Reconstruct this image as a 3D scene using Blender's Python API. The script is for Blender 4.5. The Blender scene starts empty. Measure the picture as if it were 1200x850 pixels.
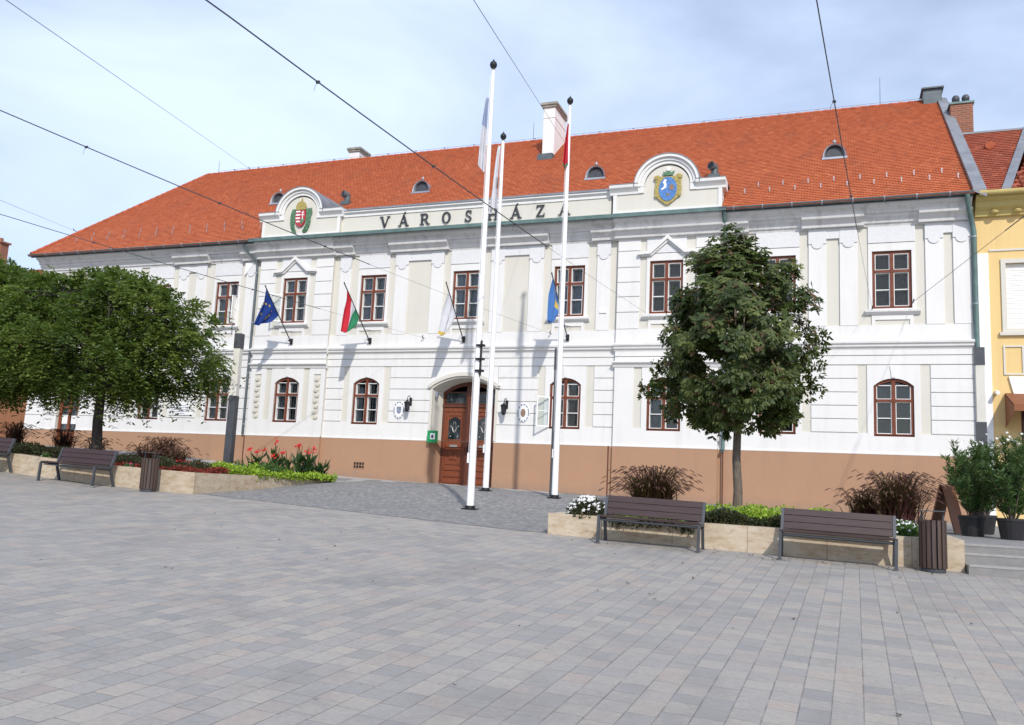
import bpy, math, random
import numpy as np
from mathutils import Vector, Matrix
R = math.radians
rnd = random.Random(7)
sc = bpy.context.scene
col = sc.collection
pi = math.pi

# ------------------------------------------------------------------ terrain
def clip(v, a, b): return max(a, min(b, v))
def zg(x, y):
    z = 1.19 + .045*clip(y, -80, 12) - .022*clip(x, -40, 12)
    z += .0035*clip(-15-x, 0, 11)**2
    return z
def zset(x, y):                       # sett paving swells slightly before the facade
    z = zg(x, y)
    if -8.5 < y < 0: z += .19*math.sin(pi*(y+8.5)/8.5)*clip((x+17)/4, 0, 1)
    return z

# ------------------------------------------------------------------ materials
def hexa(r, g, b): return (r, g, b, 1)
class NT:
    def __init__(s, m): s.t = m.node_tree; s.t.nodes.clear()
    def n(s, kind, **kw):
        nd = s.t.nodes.new(kind)
        for k, v in kw.items():
            if k.startswith('i_'):
                key = k[2:]
                nd.inputs[int(key) if key.isdigit() else key.replace('_', ' ')].default_value = v
            else: setattr(nd, k, v)
        return nd
    def l(s, a, b): s.t.links.new(a, b)
def newmat(name):
    m = bpy.data.materials.new(name); m.use_nodes = True
    return m, NT(m)
def ramp(nt, fac, stops, interp='LINEAR'):
    r = nt.n('ShaderNodeValToRGB'); cr = r.color_ramp; cr.interpolation = interp
    while len(cr.elements) < len(stops): cr.elements.new(.5)
    for e, (p, c) in zip(cr.elements, stops): e.position = p; e.color = c if len(c) == 4 else (*c, 1)
    nt.l(fac, r.inputs[0]); return r.outputs[0]
def mixc(nt, fac, a, b, mode='MIX'):
    m = nt.n('ShaderNodeMix', data_type='RGBA', blend_type=mode)
    for sock, v in ((m.inputs[0], fac), (m.inputs[6], a), (m.inputs[7], b)):
        if isinstance(v, (int, float)): sock.default_value = v
        elif isinstance(v, tuple): sock.default_value = v if len(v) == 4 else (*v, 1)
        else: nt.l(v, sock)
    return m.outputs[2]
def mth(nt, op, a, b=0., c=None):
    m = nt.n('ShaderNodeMath', operation=op)
    for i, v in enumerate((a, b) if c is None else (a, b, c)):
        if isinstance(v, (int, float)): m.inputs[i].default_value = v
        else: nt.l(v, m.inputs[i])
    return m.outputs[0]
def noise(nt, vec, scale, detail=4, rough=.55, w=None):
    n = nt.n('ShaderNodeTexNoise'); n.inputs['Scale'].default_value = scale
    n.inputs['Detail'].default_value = detail; n.inputs['Roughness'].default_value = rough
    if vec is not None: nt.l(vec, n.inputs['Vector'])
    return n.outputs['Fac']
def finish(nt, colr, rough=.8, bump=None, bstr=.3, bdist=.01, metal=0., spec=.4):
    b = nt.n('ShaderNodeBsdfPrincipled'); o = nt.n('ShaderNodeOutputMaterial')
    for key, v in (('Base Color', colr), ('Roughness', rough), ('Metallic', metal)):
        if isinstance(v, (int, float)): b.inputs[key].default_value = v
        elif isinstance(v, tuple): b.inputs[key].default_value = v if len(v) == 4 else (*v, 1)
        else: nt.l(v, b.inputs[key])
    b.inputs['Specular IOR Level'].default_value = spec
    if bump is not None:
        bp = nt.n('ShaderNodeBump'); bp.inputs['Strength'].default_value = bstr; bp.inputs['Distance'].default_value = bdist
        nt.l(bump, bp.inputs['Height']); nt.l(bp.outputs[0], b.inputs['Normal'])
    nt.l(b.outputs[0], o.inputs[0]); return b
def geo_pos(nt): return nt.n('ShaderNodeNewGeometry').outputs['Position']
def scalev(nt, v, s):
    m = nt.n('ShaderNodeMapping'); m.inputs['Scale'].default_value = s; nt.l(v, m.inputs[0]); return m.outputs[0]

def _x(): pass
def plain(name, c, rough=.6, var=.12, scale=6., metal=0., spec=.4, bstr=.15, dirt=None):
    m, nt = newmat(name); p = geo_pos(nt)
    n = noise(nt, p, scale); n2 = noise(nt, p, scale*9, 3)
    lo = tuple(x*(1-var) for x in c); hi = tuple(min(1, x*(1+var)) for x in c)
    k = ramp(nt, n, [(.3, lo), (.7, hi)])
    if dirt:
        n3 = noise(nt, scalev(nt, p, (1.3, 1.3, .35)), 2.2, 6, .65)
        k = mixc(nt, ramp(nt, n3, [(.52, (0, 0, 0)), (.8, (dirt[3],)*3)]), k, dirt[:3])
    finish(nt, k, rough, n2, bstr, .004, metal, spec); return m
M = {}
def stucco(name, c, dirt, amt, rough_cast=False):
    m, nt = newmat(name); p = geo_pos(nt)
    n = noise(nt, p, .7, 5, .6); fine = noise(nt, p, 45, 4, .6); st = noise(nt, scalev(nt, p, (2.2, 2.2, .22)), 1.6, 6, .65)
    k = ramp(nt, n, [(.3, tuple(x*.955 for x in c)), (.7, c)])
    k = mixc(nt, ramp(nt, st, [(.5, (0, 0, 0)), (.78, (amt,)*3)]), k, dirt)
    bmp = fine
    if rough_cast:
        v = nt.n('ShaderNodeTexVoronoi'); v.inputs['Scale'].default_value = 22; nt.l(scalev(nt, p, (1, 1, .6)), v.inputs['Vector'])
        bmp = mth(nt, 'ADD', mth(nt, 'MULTIPLY', v.outputs['Distance'], 2.), fine)
        k = mixc(nt, ramp(nt, noise(nt, p, 12, 5, .7), [(.42, (0, 0, 0)), (.62, (.4,)*3)]), k, tuple(x*.88 for x in c))
    finish(nt, k, .9, bmp, .35 if rough_cast else .25, .008 if rough_cast else .004, spec=.2); return m
M['white'] = stucco('white_render', (.735, .73, .715), (.58, .56, .52), .5)
M['rough'] = stucco('roughcast_white_render', (.70, .705, .715), (.6, .6, .6), .3, True)
M['cornice'] = stucco('weathered_cornice_render', (.665, .66, .65), (.38, .37, .355), .8)
M['cream'] = stucco('cream_render', (.63, .61, .545), (.55, .51, .42), .3)
M['plinth'] = stucco('terracotta_plinth_render', (.40, .24, .152), (.33, .21, .145), .5)
def splash(m):
    nt = m.node_tree; b_ = [n for n in nt.nodes if n.type == 'BSDF_PRINCIPLED'][0]; src = b_.inputs['Base Color'].links[0].from_socket
    class Q: pass
    q = NT.__new__(NT); q.t = nt
    p = geo_pos(q); s = q.n('ShaderNodeSeparateXYZ'); q.l(p, s.inputs[0])
    h = mth(q, 'SUBTRACT', s.outputs[2], mth(q, 'SUBTRACT', 1.25, mth(q, 'MULTIPLY', s.outputs[0], .02)))      # height above the pavement
    n = noise(q, scalev(q, p, (1.5, 1.5, .8)), 1.8, 6, .7)
    f = ramp(q, mth(q, 'ADD', mth(q, 'MULTIPLY', h, 1.4), n), [(.35, (.55,)*3), (.95, (0, 0, 0))])
    q.l(mixc(q, f, src, (.25, .19, .15)), b_.inputs['Base Color'])
splash(M['plinth'])
M['yellow'] = stucco('yellow_render', (.74, .54, .25), (.6, .42, .18), .6)
M['olive'] = stucco('ochre_cornice_render', (.55, .45, .18), (.35, .28, .12), .6)
M['terra'] = stucco('terracotta_neighbour_render', (.42, .2, .11), (.25, .13, .08), .6)
M['zinc'] = plain('weathered_zinc', (.10, .125, .135), .55, .2, 3, .25)
M['zincm'] = plain('mid_grey_zinc_sheet', (.21, .22, .24), .55, .2, 2, .2)
M['nosing'] = plain('worn_step_edge', (.31, .305, .295), .8, .1, 9)
M['capm'] = plain('weathered_chimney_cap', (.27, .26, .22), .8, .3, 5)
M['step'] = plain('grey_granite_step', (.23, .225, .22), .85, .12, 5, bstr=.4)
M['zincl'] = plain('pale_zinc_sheet', (.34, .37, .42), .5, .15, 2, .5)
M['copper'] = plain('greenish_painted_steel', (.13, .2, .19), .55, .2, 3, .3)
M['steel'] = plain('dark_grey_steel', (.07, .075, .085), .5, .15, 5, .3)
M['galv'] = plain('galvanised_steel', (.40, .40, .41), .45, .15, 20, .6)
M['black'] = plain('black_iron', (.015, .015, .017), .5, .2, 8, .2)
M['polew'] = plain('white_painted_pole', (.82, .82, .83), .4, .02, 2, 0, .5, .02)
M['opal'] = plain('opal_diffuser', (.62, .6, .54), .35, .06, 3)
M['brown'] = plain('red_brown_window_paint', (.155, .042, .019), .5, .25, 5, 0, .35, .1)
M['sash'] = plain('white_sash_paint', (.80, .80, .78), .45, .05, 6)
M['curtain'] = plain('pale_curtain_cloth', (.24, .27, .31), .9, .25, 9)
M['curtain2'] = plain('warm_curtain_cloth', (.14, .125, .10), .9, .25, 9)
M['jamb'] = plain('white_jamb_paint', (.82, .82, .82), .7, .05, 4)
M['green'] = plain('green_enamel', (.02, .30, .10), .35, .1, 4)
M['red'] = plain('red_enamel', (.42, .035, .045), .5, .1, 8)
M['ewhite'] = plain('white_enamel', (.82, .82, .82), .4, .05, 8)
M['egreen'] = plain('wreath_green_enamel', (.09, .2, .11), .6, .4, 22)
M['gold'] = plain('old_gold_paint', (.36, .29, .09), .6, .45, 24)
M['blue'] = plain('azure_enamel', (.08, .2, .46), .5, .35, 14)
M['navy'] = plain('navy_cloth', (.012, .045, .23), .7, .2, 6)
M['brownm'] = plain('bronze_mark', (.25, .17, .12), .6, .2, 9)
M['greym'] = plain('grey_blue_mark', (.22, .25, .33), .6, .15, 9)
M['letter'] = plain('dark_letter_metal', (.055, .058, .065), .45, .2, 9, .4)
M['pot'] = plain('black_plastic_pot', (.02, .02, .022), .5, .2, 5)
M['soil'] = plain('dark_planting_soil', (.05, .035, .025), .95, .4, 9, bstr=.6)
M['brick'] = None
def cloth(name, c, tr=.25):
    m, nt = newmat(name); p = geo_pos(nt)
    n = noise(nt, p, 5); k = ramp(nt, n, [(.3, tuple(x*.88 for x in c)), (.7, c)])
    b = finish(nt, k, .75, noise(nt, p, 120, 2), .1, .002)
    t = nt.n('ShaderNodeBsdfTranslucent'); nt.l(k, t.inputs[0])
    mx = nt.n('ShaderNodeMixShader'); mx.inputs[0].default_value = tr
    o = [x for x in nt.t.nodes if x.type == 'OUTPUT_MATERIAL'][0]
    nt.l(b.outputs[0], mx.inputs[1]); nt.l(t.outputs[0], mx.inputs[2]); nt.l(mx.outputs[0], o.inputs[0]); return m
M['f_white'] = cloth('white_flag_cloth', (.72, .73, .77)); M['f_red'] = cloth('red_flag_cloth', (.62, .02, .04))
M['f_green'] = cloth('green_flag_cloth', (.03, .24, .11)); M['f_navy'] = cloth('navy_flag_cloth', (.012, .05, .27))
M['f_blue'] = cloth('light_blue_flag_cloth', (.07, .2, .52)); M['f_shade'] = cloth('shaded_white_flag_cloth', (.36, .44, .62)); M['f_gold'] = cloth('gold_flag_cloth', (.7, .5, .1))  # the pale blue-grey cloth is white cloth with shade in its colour
M['awn'] = cloth('rust_awning_cloth', (.33, .13, .06))

def wood(name, c, axis='Z', var=.35, rough=.5):
    m, nt = newmat(name); p = geo_pos(nt)
    s = {'Z': (9, 9, .7), 'X': (.7, 9, 9)}[axis]
    n = noise(nt, scalev(nt, p, s), 3.5, 6, .65)
    k = ramp(nt, n, [(.25, tuple(x*(1-var) for x in c)), (.75, tuple(x*(1+var) for x in c))])
    finish(nt, k, rough, n, .2, .004); return m
M['doorwood'] = wood('red_brown_door_wood', (.19, .052, .022))
M['doordark'] = wood('dark_door_wood', (.11, .034, .018))
M['bench'] = wood('dark_bench_planks', (.045, .026, .027), 'X', .3, .55)
M['binwood'] = wood('brown_bin_slats', (.068, .045, .036), 'Z', .4, .6)
M['board'] = wood('brown_sign_board', (.22, .09, .05))

def brickmat(name, c1, c2, mortar, w, h, msize, vscale=(1, 1, 1), rot=None):
    m, nt = newmat(name); p = geo_pos(nt)
    b = nt.n('ShaderNodeTexBrick'); b.inputs['Scale'].default_value = 1
    b.inputs['Brick Width'].default_value = w; b.inputs['Row Height'].default_value = h; b.inputs['Mortar Size'].default_value = msize
    b.inputs['Color1'].default_value = (*c1, 1); b.inputs['Color2'].default_value = (*c2, 1); b.inputs['Mortar'].default_value = (*mortar, 1)
    sx = nt.n('ShaderNodeSeparateXYZ'); nt.l(p, sx.inputs[0]); cx = nt.n('ShaderNodeCombineXYZ')
    nt.l(mth(nt, 'ADD', sx.outputs[0], sx.outputs[1]), cx.inputs[0]); nt.l(sx.outputs[2], cx.inputs[1]); nt.l(cx.outputs[0], b.inputs['Vector'])
    k = mixc(nt, noise(nt, p, 20, 5), b.outputs[0], (.1, .05, .03)); k = mixc(nt, .35, b.outputs[0], k)
    finish(nt, k, .9, b.outputs['Fac'], -.4, .01); return m
M['brick'] = brickmat('red_brick', (.36, .11, .055), (.25, .08, .045), (.3, .22, .17), .26, .085, .012)

def tilemat(name, ca, cb, cc, roww, rowh, y0, k):
    # beaver-tail tiles: cell colour by (row along the slope, column along the eave)
    m, nt = newmat(name); p = geo_pos(nt)
    s = nt.n('ShaderNodeSeparateXYZ'); nt.l(p, s.inputs[0])
    sl = mth(nt, 'DIVIDE', mth(nt, 'SUBTRACT', s.outputs[1], y0), rowh*math.cos(math.atan(k)))
    row = mth(nt, 'FLOOR', sl)
    xx = mth(nt, 'ADD', mth(nt, 'DIVIDE', s.outputs[0], roww), mth(nt, 'MULTIPLY', mth(nt, 'MODULO', mth(nt, 'ADD', row, 1000), 2), .5))
    cell = mth(nt, 'FLOOR', xx)
    c = nt.n('ShaderNodeCombineXYZ'); nt.l(cell, c.inputs[0]); nt.l(row, c.inputs[1])
    wn = nt.n('ShaderNodeTexWhiteNoise', noise_dimensions='2D'); nt.l(c.outputs[0], wn.inputs['Vector'])
    kcol = ramp(nt, wn.outputs['Value'], [(0, ca), (.5, cb), (.88, cb), (1, cc)])
    big = noise(nt, scalev(nt, p, (1, 1, 1)), .55, 5, .6)
    kcol = mixc(nt, ramp(nt, big, [(.35, (0, 0, 0)), (.7, (.18,)*3)]), kcol, ca)
    lich = noise(nt, scalev(nt, p, (1, .45, .45)), 1.3, 7, .72)
    kcol = mixc(nt, ramp(nt, lich, [(.52, (0, 0, 0)), (.72, (.38,)*3)]), kcol, (.23, .10, .06))
    fx = mth(nt, 'FRACT', xx)
    edge = mth(nt, 'ABSOLUTE', mth(nt, 'SUBTRACT', fx, .5))           # .5 at joints
    joint = ramp(nt, edge, [(.40, (0, 0, 0)), (.49, (1, 1, 1))])
    kcol = mixc(nt, mth(nt, 'MULTIPLY', joint, .55), kcol, tuple(x*.45 for x in ca))
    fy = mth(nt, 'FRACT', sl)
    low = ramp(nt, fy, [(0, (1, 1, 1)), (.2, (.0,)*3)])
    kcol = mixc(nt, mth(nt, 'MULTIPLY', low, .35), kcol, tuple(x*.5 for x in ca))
    h = mth(nt, 'SUBTRACT', 1, joint)
    finish(nt, kcol, .75, mth(nt, 'ADD', h, noise(nt, p, 30, 3)), .5, .012, spec=.3); return m
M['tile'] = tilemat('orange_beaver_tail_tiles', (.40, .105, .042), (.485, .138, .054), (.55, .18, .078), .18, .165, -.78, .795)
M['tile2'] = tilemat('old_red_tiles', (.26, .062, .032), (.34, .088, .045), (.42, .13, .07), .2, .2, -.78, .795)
M['tileside'] = plain('orange_tile_side', (.42, .10, .035), .8, .25, 6, bstr=.5)
M['ridge'] = plain('red_ridge_tiles', (.36, .085, .035), .8, .25, 4, bstr=.4)

def paver():
    m, nt = newmat('tumbled_concrete_pavers'); p = geo_pos(nt)
    mp = nt.n('ShaderNodeMapping'); mp.inputs['Rotation'].default_value = (0, 0, R(1.2)); nt.l(p, mp.inputs[0])
    s = nt.n('ShaderNodeSeparateXYZ'); nt.l(mp.outputs[0], s.inputs[0])
    W = .215
    xr = mth(nt, 'DIVIDE', s.outputs[0], W); row = mth(nt, 'FLOOR', xr); fx = mth(nt, 'FRACT', xr)
    hrow = nt.n('ShaderNodeTexWhiteNoise', noise_dimensions='1D'); nt.l(row, hrow.inputs['W'])
    wcoord = mth(nt, 'ADD', mth(nt, 'DIVIDE', s.outputs[1], .27), mth(nt, 'MULTIPLY', hrow.outputs['Value'], 4513.))
    v = nt.n('ShaderNodeTexVoronoi', voronoi_dimensions='1D', feature='F1'); v.inputs['Scale'].default_value = 1; v.inputs['Randomness'].default_value = .85
    nt.l(wcoord, v.inputs['W'])
    ve = nt.n('ShaderNodeTexVoronoi', voronoi_dimensions='1D', feature='DISTANCE_TO_EDGE'); ve.inputs['Scale'].default_value = 1; ve.inputs['Randomness'].default_value = .85
    nt.l(wcoord, ve.inputs['W'])
    sr = nt.n('ShaderNodeSeparateColor'); nt.l(v.outputs['Color'], sr.inputs[0])
    k = ramp(nt, sr.outputs[0], [(0, (0.231, 0.221, 0.208)), (.22, (0.281, 0.269, 0.249)), (.46, (0.331, 0.309, 0.279)), (.64, (0.375, 0.341, 0.295)), (.8, (0.414, 0.363, 0.292)), (.92, (0.401, 0.326, 0.270)), (1, (0.356, 0.280, 0.236))])
    # each stone shades from one tint to another along its length
    k2 = ramp(nt, sr.outputs[1], [(0, (0.266, 0.255, 0.241)), (.5, (0.341, 0.318, 0.285)), (.8, (0.393, 0.352, 0.294)), (1, (0.390, 0.327, 0.274))])
    cl = noise(nt, p, 7.5, 6, .7)
    k = mixc(nt, ramp(nt, cl, [(.36, (.1, .1, .1)), (.64, (.75,)*3)]), k, k2)
    grain = noise(nt, p, 160, 3, .7)
    k = mixc(nt, .2, k, ramp(nt, grain, [(.3, (.1, .1, .105)), (.7, (.45, .45, .44))]))
    mid_ = noise(nt, p, 26, 5, .7)
    k = mixc(nt, ramp(nt, mid_, [(.45, (0, 0, 0)), (.7, (.35,)*3)]), k, (.17, .17, .175))
    wide = noise(nt, p, .28, 5, .6)
    k = mixc(nt, ramp(nt, wide, [(.35, (0, 0, 0)), (.7, (.28,)*3)]), k, (.24, .237, .237))
    spot = noise(nt, p, 1.7, 6, .75)
    k = mixc(nt, ramp(nt, spot, [(.645, (0, 0, 0)), (.74, (.5,)*3)]), k, (.12, .115, .11))
    grime = noise(nt, scalev(nt, p, (1, .6, 1)), .75, 8, .72)
    k = mixc(nt, ramp(nt, grime, [(.50, (0, 0, 0)), (.68, (.42,)*3)]), k, (.17, .16, .15))
    gum = nt.n('ShaderNodeTexVoronoi'); gum.inputs['Scale'].default_value = 1.6; nt.l(scalev(nt, p, (1, 1, .01)), gum.inputs['Vector'])
    k = mixc(nt, ramp(nt, gum.outputs['Distance'], [(.022, (.6,)*3), (.034, (0, 0, 0))]), k, (.10, .095, .09))
    jx = mth(nt, 'SUBTRACT', .5, mth(nt, 'ABSOLUTE', mth(nt, 'SUBTRACT', fx, .5)))
    J1 = ramp(nt, jx, [(.012, (1, 1, 1)), (.034, (0, 0, 0))]); J2 = ramp(nt, ve.outputs['Distance'], [(.008, (1, 1, 1)), (.024, (0, 0, 0))])
    jm = mth(nt, 'ADD', J1, mth(nt, 'MULTIPLY', J2, .85))
    jn = ramp(nt, noise(nt, p, 3.6, 5, .7), [(.32, (.15,)*3), (.62, (1,)*3)])
    j = mth(nt, 'MINIMUM', mth(nt, 'MULTIPLY', jm, jn), 1.)
    k = mixc(nt, mth(nt, 'MULTIPLY', j, .72), k, (.09, .085, .08))
    hgt = mth(nt, 'ADD', mth(nt, 'SUBTRACT', 1, j), mth(nt, 'MULTIPLY', grain, .3))
    b = finish(nt, k, .78, hgt, .45, .006, spec=.35); return m
M['paver'] = paver()
def setts():
    m, nt = newmat('grey_granite_setts'); p = geo_pos(nt)
    v = nt.n('ShaderNodeTexVoronoi'); v.inputs['Scale'].default_value = 9; nt.l(scalev(nt, p, (1, 1, .05)), v.inputs['Vector'])
    sr = nt.n('ShaderNodeSeparateColor'); nt.l(v.outputs['Color'], sr.inputs[0])
    k = ramp(nt, sr.outputs[0], [(0, (.17, .165, .165)), (.5, (.235, .23, .225)), (.85, (.29, .28, .265)), (1, (.36, .34, .31))])
    k = mixc(nt, .25, k, ramp(nt, noise(nt, p, 90, 3, .7), [(.3, (.1, .1, .1)), (.7, (.42, .42, .41))]))
    k = mixc(nt, ramp(nt, noise(nt, p, .5, 5), [(.4, (0, 0, 0)), (.7, (.3,)*3)]), k, (.16, .16, .165))
    e = ramp(nt, v.outputs['Distance'], [(.35, (0, 0, 0)), (.62, (1, 1, 1))])
    k = mixc(nt, mth(nt, 'MULTIPLY', e, .45), k, (.1, .1, .1))
    finish(nt, k, .85, mth(nt, 'SUBTRACT', 1, e), .5, .01); return m
M['setts'] = setts()
def slabmat():
    m, nt = newmat('pale_stone_slabs'); p = geo_pos(nt)
    b = nt.n('ShaderNodeTexBrick'); b.inputs['Scale'].default_value = 1; b.inputs['Brick Width'].default_value = .6; b.inputs['Row Height'].default_value = .4
    b.inputs['Mortar Size'].default_value = .012; b.inputs['Color1'].default_value = (.40, .385, .36, 1); b.inputs['Color2'].default_value = (.34, .33, .32, 1); b.inputs['Mortar'].default_value = (.16, .155, .15, 1)
    nt.l(p, b.inputs['Vector'])
    k = mixc(nt, .25, b.outputs[0], ramp(nt, noise(nt, p, 40, 4), [(.3, (.2, .2, .2)), (.7, (.5, .5, .48))]))
    finish(nt, k, .85, b.outputs['Fac'], -.3, .006); return m
M['slab'] = slabmat()
def travertine():
    m, nt = newmat('honey_travertine'); p = geo_pos(nt)
    n = noise(nt, scalev(nt, p, (1.2, 1.2, 3.2)), 2.6, 8, .68); n2 = noise(nt, scalev(nt, p, (1, 1, 2.6)), 7, 7, .75)
    k = ramp(nt, n, [(.30, (.34, .24, .15)), (.42, (.42, .335, .235)), (.54, (.48, .405, .30)), (.72, (.51, .455, .365))])
    k = mixc(nt, ramp(nt, n2, [(.53, (0, 0, 0)), (.66, (.7,)*3)]), k, (.30, .19, .105))
    s = nt.n('ShaderNodeSeparateXYZ'); nt.l(p, s.inputs[0])
    f = mth(nt, 'FRACT', mth(nt, 'DIVIDE', mth(nt, 'ADD', s.outputs[0], s.outputs[1]), 1.35))
    j = ramp(nt, mth(nt, 'ABSOLUTE', mth(nt, 'SUBTRACT', f, .5)), [(.0035, (1, 1, 1)), (.007, (0, 0, 0))])
    k = mixc(nt, mth(nt, 'MULTIPLY', j, .7), k, (.2, .16, .11))
    finish(nt, k, .65, mth(nt, 'ADD', n2, mth(nt, 'MULTIPLY', j, -2.)), .35, .006); return m
M['trav'] = travertine()
def glass():
    m, nt = newmat('window_glass')
    f = nt.n('ShaderNodeFresnel'); f.inputs['IOR'].default_value = 1.5
    t = nt.n('ShaderNodeBsdfTransparent', ); t.inputs[0].default_value = (.88, .92, .92, 1)
    g = nt.n('ShaderNodeBsdfGlossy'); g.inputs['Roughness'].default_value = .02
    mx = nt.n('ShaderNodeMixShader'); nt.l(mth(nt, 'MULTIPLY', f.outputs[0], 1.25), mx.inputs[0])
    nt.l(t.outputs[0], mx.inputs[1]); nt.l(g.outputs[0], mx.inputs[2])
    o = nt.n('ShaderNodeOutputMaterial'); nt.l(mx.outputs[0], o.inputs[0]); return m
M['glass'] = glass()
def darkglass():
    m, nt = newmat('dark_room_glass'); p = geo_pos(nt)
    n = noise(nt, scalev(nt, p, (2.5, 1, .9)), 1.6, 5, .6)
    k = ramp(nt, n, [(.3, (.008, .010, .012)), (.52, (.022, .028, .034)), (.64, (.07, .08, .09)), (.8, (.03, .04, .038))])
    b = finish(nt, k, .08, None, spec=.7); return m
M['dglass'] = darkglass()

def leafmat(name, cols, tr=.3, rough=.55):
    m, nt = newmat(name)
    a = nt.n('ShaderNodeAttribute', attribute_name='tint')
    k = ramp(nt, a.outputs['Fac'], [(i/(len(cols)-1), c) for i, c in enumerate(cols)])
    b = nt.n('ShaderNodeBsdfPrincipled'); b.inputs['Roughness'].default_value = rough; b.inputs['Specular IOR Level'].default_value = .35; nt.l(k, b.inputs['Base Color'])
    t = nt.n('ShaderNodeBsdfTranslucent'); nt.l(mixc(nt, .5, k, (.25, .4, .03)), t.inputs[0])
    mx = nt.n('ShaderNodeMixShader'); mx.inputs[0].default_value = tr; nt.l(b.outputs[0], mx.inputs[1]); nt.l(t.outputs[0], mx.inputs[2])
    o = nt.n('ShaderNodeOutputMaterial'); nt.l(mx.outputs[0], o.inputs[0]); return m
M['l_left'] = leafmat('fine_green_leaves', [(.03, .055, .012), (.06, .10, .018), (.11, .16, .028), (.21, .26, .05)], .35)
M['l_chest'] = leafmat('browning_chestnut_leaves', [(.024, .042, .012), (.042, .066, .018), (.07, .098, .026), (.14, .165, .05), (.11, .065, .032)], .25)
M['l_purple'] = leafmat('purple_grass_blades', [(.04, .013, .016), (.075, .025, .026), (.14, .06, .045)], .15)
M['l_plume'] = leafmat('brown_grass_plumes', [(.11, .05, .04), (.2, .11, .08)], .2)
M['l_lime'] = leafmat('lime_leaves', [(.16, .28, .02), (.28, .42, .04), (.42, .55, .07)], .3)
M['l_dark'] = leafmat('dark_hedge_leaves', [(.018, .03, .012), (.035, .045, .018), (.05, .03, .02)], .2)
M['l_mid'] = leafmat('mid_green_leaves', [(.03, .075, .02), (.06, .13, .03), (.1, .18, .05)], .3)
M['l_canna'] = leafmat('canna_leaves', [(.02, .045, .018), (.035, .075, .028), (.06, .12, .04)], .2)
M['l_ole'] = leafmat('oleander_leaves', [(.035, .08, .022), (.06, .12, .035), (.11, .18, .06)], .25)
M['l_beg'] = leafmat('wine_red_leaves', [(.10, .012, .014), (.2, .02, .02), (.3, .04, .03)], .2)
M['p_white'] = leafmat('white_petals', [(.7, .7, .68), (.85, .85, .85)], .2)
M['p_red'] = leafmat('red_petals', [(.5, .01, .015), (.7, .03, .03)], .2)
M['p_pink'] = leafmat('pink_petals', [(.5, .04, .25), (.7, .12, .4)], .2)
def bark(name, c):
    m, nt = newmat(name); p = geo_pos(nt)
    n = noise(nt, scalev(nt, p, (6, 6, 1.2)), 5, 7, .7)
    finish(nt, ramp(nt, n, [(.3, tuple(x*.5 for x in c)), (.7, tuple(x*1.4 for x in c))]), .9, n, .7, .02); return m
M['bark'] = bark('dark_bark', (.055, .045, .038)); M['bark2'] = bark('grey_brown_bark', (.15, .12, .095))

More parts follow.
